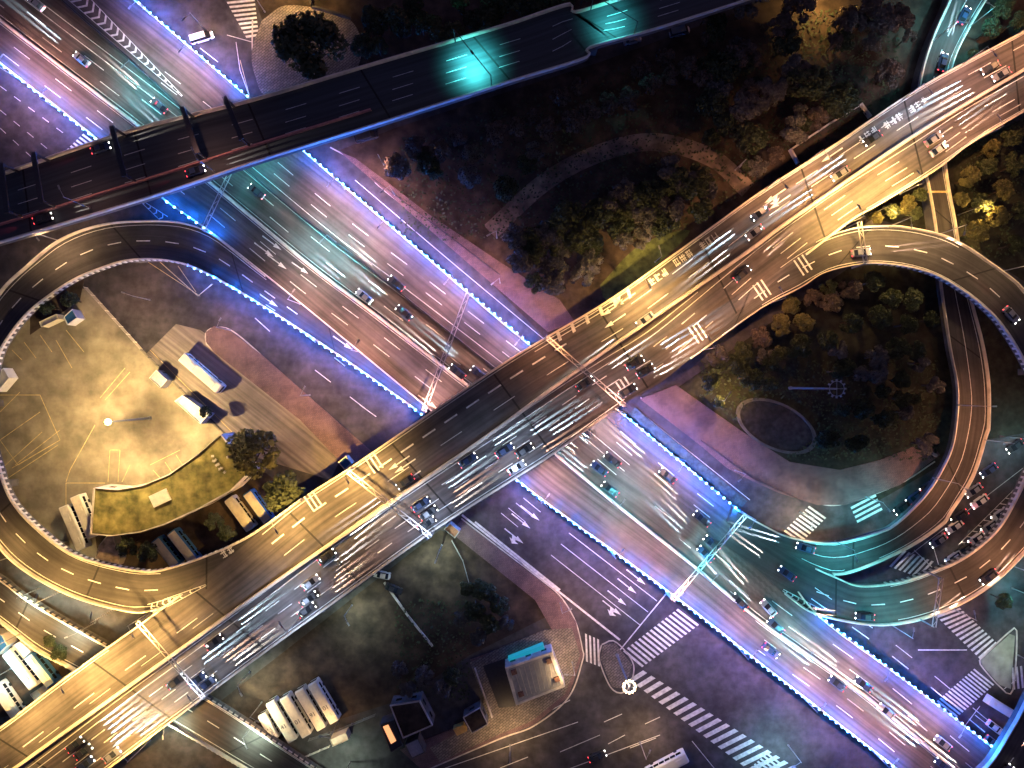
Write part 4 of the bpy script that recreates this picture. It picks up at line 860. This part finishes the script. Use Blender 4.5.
# ------------------------------------------------------------------ buildings and yard things
def house(name, roof, z, label, cat, rm, wm, par=.35, parm=None, win=True, base=.05, group=None, ph=.4):
    W = [P(a, b_, z) for a, b_ in roof]; c = sum(W, Vector()) / len(W); r = empty(name, (c.x, c.y, 0), label, cat, group)
    b = MB(); b.prism([(q.x, q.y) for q in W], base, z - .03); rehome(r, b.build('wall', wm))
    cen = Vector((c.x, c.y, z)); b = MB(); ins = [q + (cen - q).normalized() * par * 1.2 for q in W]
    b.prism([(q.x, q.y) for q in ins], z - .1, z + .05); rehome(r, b.build('roof', rm))
    if par:
        b = MB(); n = len(W)
        for i in range(n):
            a, e = W[i], W[(i + 1) % n]; ia, ie = ins[i], ins[(i + 1) % n]; q = [a, e, ie, ia]
            if (e - a).cross(ie - a).z < 0: q = q[::-1]
            b.hexa([(p.x, p.y, z - .2) for p in q], [(p.x, p.y, z + ph) for p in q])
        rehome(r, b.build('parapet', parm or wm))
    if win:
        n = len(W)
        for i in range(n):
            a, e = W[i], W[(i + 1) % n]; L = (e - a).length
            if L < 4: continue
            b = MB(); m_ = int(L / 3.2); d = (e - a).normalized()
            for k in range(m_):
                q = a + d * L * (k + .5) / m_; b.box((q.x, q.y, z * .55), (1.4, .1, 1.2), math.atan2(d.y, d.x))
            if m_: rehome(r, b.build('window_row', GLASS))
    return r
mo = house('office_building', [(94, 488), (117, 490), (141, 486), (169, 474), (200, 453), (222, 434), (236, 453), (250, 472), (232, 490), (201, 508), (164, 525), (141, 532), (112, 536), (91, 534)], 7,
      'curved building with a mossy gold-green roof in the bus yard', 'building', MOSS, CONC, .28, CONC)
b = MB(); c = P(160, 498, 7.3); b.box((c.x, c.y, 7.25), (4.5, 3, .4), R(25)); rehome(mo, b.build('roof_vent', CREAM))
for k in range(9):
    b = MB(); c = P(213 + (k * 37) % 17, 456 + (k * 23) % 19, 7); b.box((c.x, c.y, 7.2), (.6, .5, .35), k); rehome(mo, b.build('roof_unit', CREAM))
house('bus_shed', [(175, 401), (183, 395), (210, 414), (201, 424)], 2.7, 'long pale shed with cyan lit rim beside the bus lanes', 'shed', CREAM, WHITE, .35, WHITE, False)
house('ticket_booth', [(150, 378), (157, 370), (168, 380), (161, 388)], 3, 'small grey booth at the upper end of the bright shed', 'booth', mat('grey_roof', (.3, .32, .36), .6, .2, 2), WHITE, .15)
house('guard_hut', [(64, 317), (73, 309), (78, 318), (68, 325)], 3, 'small blue roofed hut at the top corner of the bus yard', 'hut', BLUE, WHITE, .15)
house('container', [(40, 322), (57, 314), (59, 319), (42, 327)], 2.6, 'cream container near the blue roofed hut in the yard corner', 'container', CREAM, CREAM, .1, None, False)
house('office_hut', [(-8, 380), (4, 368), (10, 378), (-2, 392)], 3, 'white hut cut by the left border in the bus yard', 'hut', WHITE, WHITE, .15, None, False)
house('storage_hut', [(100, 545), (112, 530), (121, 558), (118, 566), (95, 560)], 2.6, 'pale patched shack roof between cream buses and small trees', 'shack', mat('patched_tin', (.5, .4, .33), .6, .5, .8), CREAM, .1, None, False)
pav = house('canopy_building', [(505, 667), (552, 651), (565, 686), (516, 705)], 5, 'square grey roofed pavilion on the plaza with a teal lit side', 'pavilion', mat('ribbed_roof', (.30, .30, .32), .6, .15, 1.5), CONC, .8, CONC, True)
for k in range(9):
    t = (k + .5) / 9; a = P(512 + 44 * t, 671 - 15 * t, 5.12); c = P(521 + 39 * t, 698 - 14.5 * t, 5.12); b = MB(); b.tube(a, c, .09, n=4); rehome(pav, b.build('roof_rib', CONC))
for q in ((514, 672), (549, 661), (557, 679), (521, 694)):
    b = MB(); c = P(*q, 5.3); b.box((c.x, c.y, 5.35), (1.3, 1.1, .7), .33); rehome(pav, b.build('roof_unit', mat('rusty_tin', (.2, .1, .07), .8, .4, 2)))
b = MB(); p = [P(*q, .25) for q in ((483, 666), (512, 656), (522, 668), (519, 706), (499, 708))]; b.prism([(q.x, q.y) for q in p], .05, .25)
tag(b.build('pit_shade_slab', DARK), 'flat dark slab painted as the shaded stair well left of the square pavilion', 'stairwell')  # flat dark slab stands in for the shade inside a pit
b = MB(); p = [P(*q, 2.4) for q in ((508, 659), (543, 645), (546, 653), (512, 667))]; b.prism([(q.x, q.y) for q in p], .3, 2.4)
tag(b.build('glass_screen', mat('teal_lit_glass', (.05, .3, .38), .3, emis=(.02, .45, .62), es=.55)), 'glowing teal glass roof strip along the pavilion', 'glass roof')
fl = house('flat_building', [(390, 705), (420, 700), (433, 725), (403, 738)], 5, 'square dark flat roofed building below the dirt lot', 'building', SOIL, CONCD, .3, CONC)
lt = house('annex', [(380, 724), (394, 719), (403, 745), (391, 752)], 4, 'narrow annex with a glowing orange rooftop opening', 'building', DARK, CONCD, .15)
b = MB(); p = [P(*q, 4.3) for q in ((383, 727), (388, 725), (396, 741), (391, 744))]; b.prism([(q.x, q.y) for q in p], 4.05, 4.3); rehome(lt, b.build('skylight', mat('lit_skylight', (.7, .4, .2), .5, emis=(1, .45, .18), es=1.2)))
house('grey_hut', [(405, 744), (418, 738), (425, 752), (412, 758)], 3.4, 'little pale grey roof right of the orange rooftop opening', 'hut', mat('pale_roof', (.42, .40, .42), .7, .15, 2), CONCD, .12, None, False)
house('brown_hut', [(463, 717), (480, 707), (488, 724), (472, 733)], 4, 'brown flat hut with a thin white rim above the plaza kerb', 'hut', SOIL, CONCD, .18, CONC)
b = MB(); p = [P(*q, 2) for q in ((453, 729), (463, 725), (467, 731), (457, 736))]; b.prism([(q.x, q.y) for q in p], .1, 2); tag(b.build('kiosk', mat('yellow_tin', (.75, .45, .12), .6, .2, 1)), 'tiny yellow kiosk beside the brown flat hut', 'kiosk')
house('guard_booth', [(330, 739), (346, 732), (349, 739), (333, 746)], 2.6, 'small cream roofed booth right below the four long buses', 'booth', CREAM, CREAM, .1, None, False)
house('roof_block', [(13, 645), (21, 641), (32, 651), (24, 658)], 3, 'small white roof above the pair of buses, bottom left yard', 'shed', WHITE, WHITE, .1, None, False)
house('roof_block', [(31, 694), (38, 689), (43, 694), (36, 700)], 2.6, 'tiny cream roof against the flyover, bottom left yard', 'shed', CREAM, CREAM, .1, None, False)
house('roof_block', [(-10, 632), (3, 634), (9, 645), (-4, 657)], 3, 'blue and white roof cut by the left border', 'shed', BLUE, WHITE, .2, WHITE, False)
house('tin_hut', [(846, 9), (857, 5), (859, 11), (848, 15)], 2.8, 'tiny bright hut alone in the grove at the top', 'hut', CREAM, DARK, .1, None, False)
house('switch_box', [(444, 529), (450, 523), (460, 531), (455, 538)], 3, 'small orange topped box at the lower flyover edge', 'cabinet', mat('orange_top', (.5, .22, .1), .6, .2, 2), CONC, .2)
house('switch_box', [(338, 462), (346, 456), (352, 463), (345, 470)], 3, 'small blue and orange box at the upper flyover edge', 'cabinet', BLUE, CREAM, .2)
def lowwall(pts, h, w_, label, name='low_wall', m=None, cat='wall', z=.1, seg=None):
    W = [P(*q, z) for q in pts]; b = MB()
    for i in range(len(W) - 1):
        d = W[i + 1] - W[i]; c = (W[i] + W[i + 1]) / 2; b.box((c.x, c.y, z + h / 2), (d.length + w_, w_, h), math.atan2(d.y, d.x))
    return tag(b.build(name, m or CONC), label, cat)
def fence(pts, h, label, m=None, z=.1):
    W = [P(*q, z) for q in pts]; r = empty('fence', W[0], label, 'fence'); pn = MB()
    for i in range(len(W) - 1):
        d = W[i + 1] - W[i]; n = max(1, int(d.length / 2.5))
        for k in range(n):
            q = W[i] + d * k / n - W[0]; b = MB(); b.box((q.x, q.y, h / 2), (.12, .12, h), math.atan2(d.y, d.x)); b.build('fence_post', m or STEEL, r)
        for hh in (.25, .6, .95): pn.tube(W[i] - W[0] + Vector((0, 0, h * hh)), W[i + 1] - W[0] + Vector((0, 0, h * hh)), .05, n=4)
    pn.build('fence_rail', m or STEEL, r)
lowwall([(796, 164), (789, 151), (828, 125), (859, 106), (868, 118)], 1.6, .35, 'thin pale wall of the oblong enclosure above the flyover')
fence([(144, 350), (182, 388), (222, 430)], 1.8, 'dark yard fence running behind the bright shed', DSTEEL)
fence([(88, 288), (144, 350)], 1.8, 'fence between the yard and the open tarmac', CREAM)
fence([(372, 178), (430, 222), (500, 275)], 1.1, 'low fence along the pink pavement left of the flyover', DSTEEL)
fence([(700, 440), (752, 478), (800, 500)], 1.0, 'low fence on the kerb below the oval bed', DSTEEL)
fence([(310, 738), (340, 728), (376, 713)], 1.6, 'fence between the small booth and the dark flat building')
fence([(452, 540), (463, 560), (470, 585)], 1.2, 'curving fence right of the greenish lot, by the flyover')
fence([(330, 745), (300, 758), (286, 766)], 1.2, 'pale fence below the small booth at the bottom', WHITE)
lowwall([(385, 583), (410, 618), (432, 645)], .4, .5, 'broken pale kerb line across the dirt lot')
lowwall([(475, 668), (492, 716)], .8, .3, 'thin wall along the left side of the plaza')
lowwall([(350, 19), (313, 8), (308, -5)], 1.2, .5, 'dark angular wall at the top border above the round tree', m=DARK)
lowwall([(934, 455), (920, 447)], 1.0, .6, 'short stub wall at the park end of the slip road')
lowwall([(928, 192), (946, 192)], .3, .4, 'step bar across the narrow slip road', 'speed_bump', YPAINT, 'speed bump', 3.2)
# pond
b = MB(); c = P(776, 426); pr = MB(); N = 40
el = [(776 + 36 * math.cos(t) * 1.0 + 6 * math.sin(t), 426 + 24 * math.sin(t) + 8 * math.cos(t)) for t in np.linspace(0, 2 * math.pi, N, endpoint=False)]
patch('planting_bed', el, mat('bed_soil', (.03, .028, .03), .95, .5, .8, big=.5), z=.22)
ring = MB(); o2 = [((x - 776) * 1.1 + 776, (y - 426) * 1.12 + 426) for x, y in el]
for i in range(N):
    q = [P(*el[i], 0), P(*el[(i + 1) % N], 0), P(*o2[(i + 1) % N], 0), P(*o2[i], 0)]
    if (q[1] - q[0]).cross(q[2] - q[0]).z < 0: q = q[::-1]
    ring.hexa([(p.x, p.y, 0) for p in q], [(p.x, p.y, .45) for p in q])
tag(ring.build('bed_rim', CONCD), 'oval stone rim round the dark planting bed in the park', 'kerb rim')

# ------------------------------------------------------------------ trees
def crown_mesh(rad, hgt, leaves, m, seed):
    rn = np.random.RandomState(seed); b = MB(); nc = 22
    cl = []
    for k in range(nc):
        a = rn.uniform(0, 2 * math.pi); rr = rad * math.sqrt(rn.uniform(0, .75)) * .85; cl.append((rr * math.cos(a), rr * math.sin(a), hgt * (.62 + .3 * (1 - (rr / rad) ** 2)) + rn.uniform(-.5, .4), rad * rn.uniform(.16, .38)))
    for k in range(leaves):
        c = cl[rn.randint(nc)]; d = rn.normal(size=3); d /= np.linalg.norm(d); rr = c[3] * rn.uniform(.55, 1.08) ** .6
        p = Vector((c[0] + d[0] * rr, c[1] + d[1] * rr, c[2] + d[2] * rr * .8)); s = rn.uniform(.16, .34)
        n = Vector(d + rn.normal(size=3) * .6).normalized(); u = n.orthogonal().normalized(); u.rotate(Matrix.Rotation(rn.uniform(0, 6.28), 3, n)); v = n.cross(u)
        b.face([p - u * s * 1.2, p - v * s * .6, p + u * s * 1.2, p + v * s * .6])
    return b, cl
def make_tree(rad, hgt, mi, seed, leaves=2600):
    r = empty('tree', (0, 0, -500), 'x', 'tree'); b, cl = crown_mesh(rad, hgt, leaves, LEAVES[mi], seed); b.build('crown', LEAVES[mi], r)
    t = MB(); t.tube((0, 0, 0), (0, 0, hgt * .45), .28, .18)
    for c in cl[:8]: t.tube((0, 0, hgt * .4), (c[0] * .9, c[1] * .9, c[2] - .1), .12, .03, 5)
    t.build('trunk', BARK, r); return r
TP = {}
rt = random.Random(5)
_pp = smooth([(490, 232), (545, 182), (600, 153), (655, 142), (712, 158), (748, 190)], 60)
def tree(px, py, rp, mi, label, group, z=.1):
    if np.hypot(_pp[:, 0] - px, _pp[:, 1] - py).min() < rp * .8 + 8: return
    var = rt.choice((0, 1)); key = (mi, var); hgt = 7.5; rad0 = 3.4
    if key not in TP: r = TP[key] = make_tree(rad0, hgt, mi, 11 + mi * 3 + var)
    else: r = copytree(TP[key])
    s = (rp / 4.2) / rad0; hh = hgt * (.55 + .45 * s); r.location = P(px, py, hh * .7); r.location.z = z; r.scale = (s, s, .55 + .45 * s); r.rotation_euler = (0, 0, rt.uniform(0, 6.28)); tag(r, label, 'tree', group)
TL1 = ('brownish round tree in the row across the upper middle park', 'row of round trees in the upper middle park')
for (x, y, q) in ((398, 168, 15), (416, 148, 14), (440, 150, 13), (458, 138, 11), (474, 154, 12), (496, 134, 13), (518, 128, 12), (532, 118, 10), (548, 130, 14), (572, 122, 13), (590, 112, 13), (608, 104, 12), (628, 100, 14), (650, 84, 13), (670, 76, 12), (688, 68, 13), (704, 80, 12), (728, 62, 12), (745, 50, 12), (578, 88, 11), (560, 98, 11), (640, 70, 11), (665, 58, 11)):
    tree(x, y, q, 2, *TL1)
TL2 = ('dark bushy tree in the grove inside the curved park path', 'grove inside the curved park path')
for k in range(80):
    t = rt.uniform(0, 1); x = 530 + t * 200; y = 270 - t * 90 + rt.uniform(-38, 28)
    if y > 344 - (x - 540) * .66 - 22 or (585 < x < 672 and y > 232 - (x - 600) * .3 + 20): continue
    tree(x, y, rt.uniform(9, 18), rt.choice((4, 0, 1)), *TL2)
for (x, y) in ((520, 262), (515, 238), (545, 235), (560, 262), (580, 275), (590, 262), (552, 282)): tree(x, y, 15, 4, *TL2)
TL3 = ('dark tree in the shadowy wood along the top right', 'wood along the top right')
for k in range(90):
    x = rt.uniform(700, 910); y = rt.uniform(5, 205)
    if y > 344 - (x - 540) * .66 - 26 or (780 < x < 875 and y > 250 - (x - 700) * .95 and y < 175 and y > 95): continue
    tree(x, y, rt.uniform(8, 19), rt.choice((0, 4, 2, 0)), *TL3)
for (x, y) in ((1000, 10), (1015, 22), (990, 30), (970, 60), (1005, 0)): tree(x, y, 11, 0, *TL3)
TL4 = ('gold lit tree between flyover, loop and the right border', 'gold lit trees at the right')
for (x, y, q, m) in ((968, 178, 13, 3), (985, 168, 12, 1), (1002, 190, 12, 3), (980, 205, 12, 1), (975, 232, 13, 3), (995, 218, 13, 3), (1015, 165, 14, 1), (1018, 210, 11, 1), (1012, 245, 11, 0), (905, 205, 11, 3), (890, 212, 10, 1), (918, 196, 9, 1), (875, 218, 8, 3), (960, 200, 9, 3), (1010, 140, 12, 1), (990, 150, 10, 3), (913, 215, 9, 1)): tree(x, y, q, m, *TL4)
TL5 = ('bare branched olive tree at the upper rim inside the right loop', 'trees inside the right loop')
for (x, y, q, m) in ((742, 352, 13, 1), (760, 338, 13, 2), (780, 325, 13, 3), (790, 305, 11, 3), (803, 322, 12, 3), (812, 298, 11, 2), (830, 303, 12, 2), (828, 288, 10, 1), (850, 290, 13, 2), (872, 282, 13, 1), (890, 298, 13, 1), (910, 300, 14, 1), (880, 318, 13, 0), (850, 322, 13, 0), (905, 325, 12, 0), (770, 360, 12, 0), (745, 378, 12, 0), (722, 362, 10, 1), (800, 345, 12, 0), (828, 340, 12, 0), (915, 350, 12, 0), (710, 380, 11, 0), (930, 320, 9, 0), (770, 385, 9, 0), (880, 420, 9, 0), (860, 440, 9, 0), (900, 380, 10, 0), (845, 368, 10, 0)): tree(x, y, q, m, *TL5)
for k in range(46):
    x = rt.uniform(690, 940); y = rt.uniform(345, 450)
    if ((x - 776) / 50) ** 2 + ((y - 426) / 38) ** 2 < 1 or (775 < x < 850 and 375 < y < 402) or y > 381 + (x - 676) * .66 or y > 455 - (x - 800) * .05: continue
    tree(x, y, rt.uniform(7, 14), rt.choice((0, 0, 4, 1)), 'low dark tree in the middle of the park inside the right loop', 'low trees in the loop park')
for k in range(22):
    x = rt.uniform(400, 560); y = rt.uniform(150, 240)
    if y > 170 + (x - 400) * .62 - 6 or abs(y - (232 - (x - 490) * .9)) < 16 : continue
    tree(x, y, rt.uniform(9, 15), rt.choice((0, 4, 0)), 'dark tree between the dark bridge and the curved park path', 'trees left of the curved path')
TL6 = ('dark shrubby tree right of the dirt lot below the flyover', 'trees right of the dirt lot')
for (x, y, q) in ((484, 590, 14), (500, 604, 13), (474, 608, 13), (490, 622, 13), (468, 588, 10), (505, 622, 10), (478, 636, 10), (462, 618, 10), (425, 675, 12), (440, 688, 12), (452, 676, 11), (408, 688, 10), (400, 668, 10)): tree(x, y, q, rt.choice((4, 0, 1)), *TL6)
TL7 = ('dark green tree in the top grove beyond the dark bridge', 'top grove beyond the dark bridge')
for k in range(40):
    x = rt.uniform(355, 590); y = rt.uniform(-5, 62 - (x - 355) * .28)
    tree(x, y, rt.uniform(10, 15), rt.choice((0, 1)), *TL7)
for (x, y, q, m, lab) in ((257, 450, 29, 3, 'big round leafy tree with golden green crown beside the mossy roof'), (284, 490, 25, 1, 'darker round tree between the golden tree and the flyover'), (215, 521, 11, 1, 'small tree left of the two trucks'), (228, 532, 11, 1, 'small tree against the flyover left of the trucks'),
    (128, 546, 12, 1, 'bushy tree right of the patched shack'), (148, 552, 12, 0, 'bushy tree left of the blue sided buses'), (307, 52, 40, 0, 'very dark round tree on the paved corner at the top'), (206, 412, 7, 0, 'small dark shrub at the lower end of the bright shed'),
    (60, 652, 9, 0, 'small dark tree at the foot of the flyover, bottom left'), (52, 640, 8, 1, 'small bush beside the low bridge, bottom left'), (1003, 600, 9, 0, 'small dark tree outside the right loop beside a teal lamp'), (70, 300, 9, 0, 'dark bush in the top corner of the bus yard'), (48, 308, 8, 0, 'dark bush beside the cream container')):
    tree(x, y, q, m, lab, None) if False else (tree(x, y, q, m, lab, 'single trees'))
rw = bpy.data.objects
# undergrowth: one object
rn = np.random.RandomState(4); b = MB()
for (x0, x1, y0, y1, n) in ((700, 940, 360, 460, 2600), (400, 760, 60, 240, 4200), (760, 900, 10, 150, 2200), (395, 470, 600, 700, 700), (960, 1040, 60, 260, 900)):
    for k in range(n):
        x, y = rn.uniform(x0, x1), rn.uniform(y0, y1)
        if (x0 == 700 and y > 381 + (x - 676) * .68) or (x > 540 and abs(y - (344 - (x - 540) * .64)) < 20) or (abs(math.hypot((x - 776) / 40, (y - 426) / 28)) < 1) or y < 190 - (x - 240) * .32: continue
        p = P(x, y, .25 + rn.uniform(0, .5)); s = rn.uniform(.2, .5); t = rn.uniform(0, 6.28); u = Vector((math.cos(t), math.sin(t), rn.uniform(-.4, .4))) * s; v = Vector((-math.sin(t), math.cos(t), rn.uniform(-.4, .4))) * s * .6
        b.face([p - u, p - v, p + u, p + v])
tag(b.build('undergrowth', LEAVES[0]), kind='stuff')
for o in list(bpy.data.objects):
    if o.get('label') == 'x': print('UNPLACED', o.name)
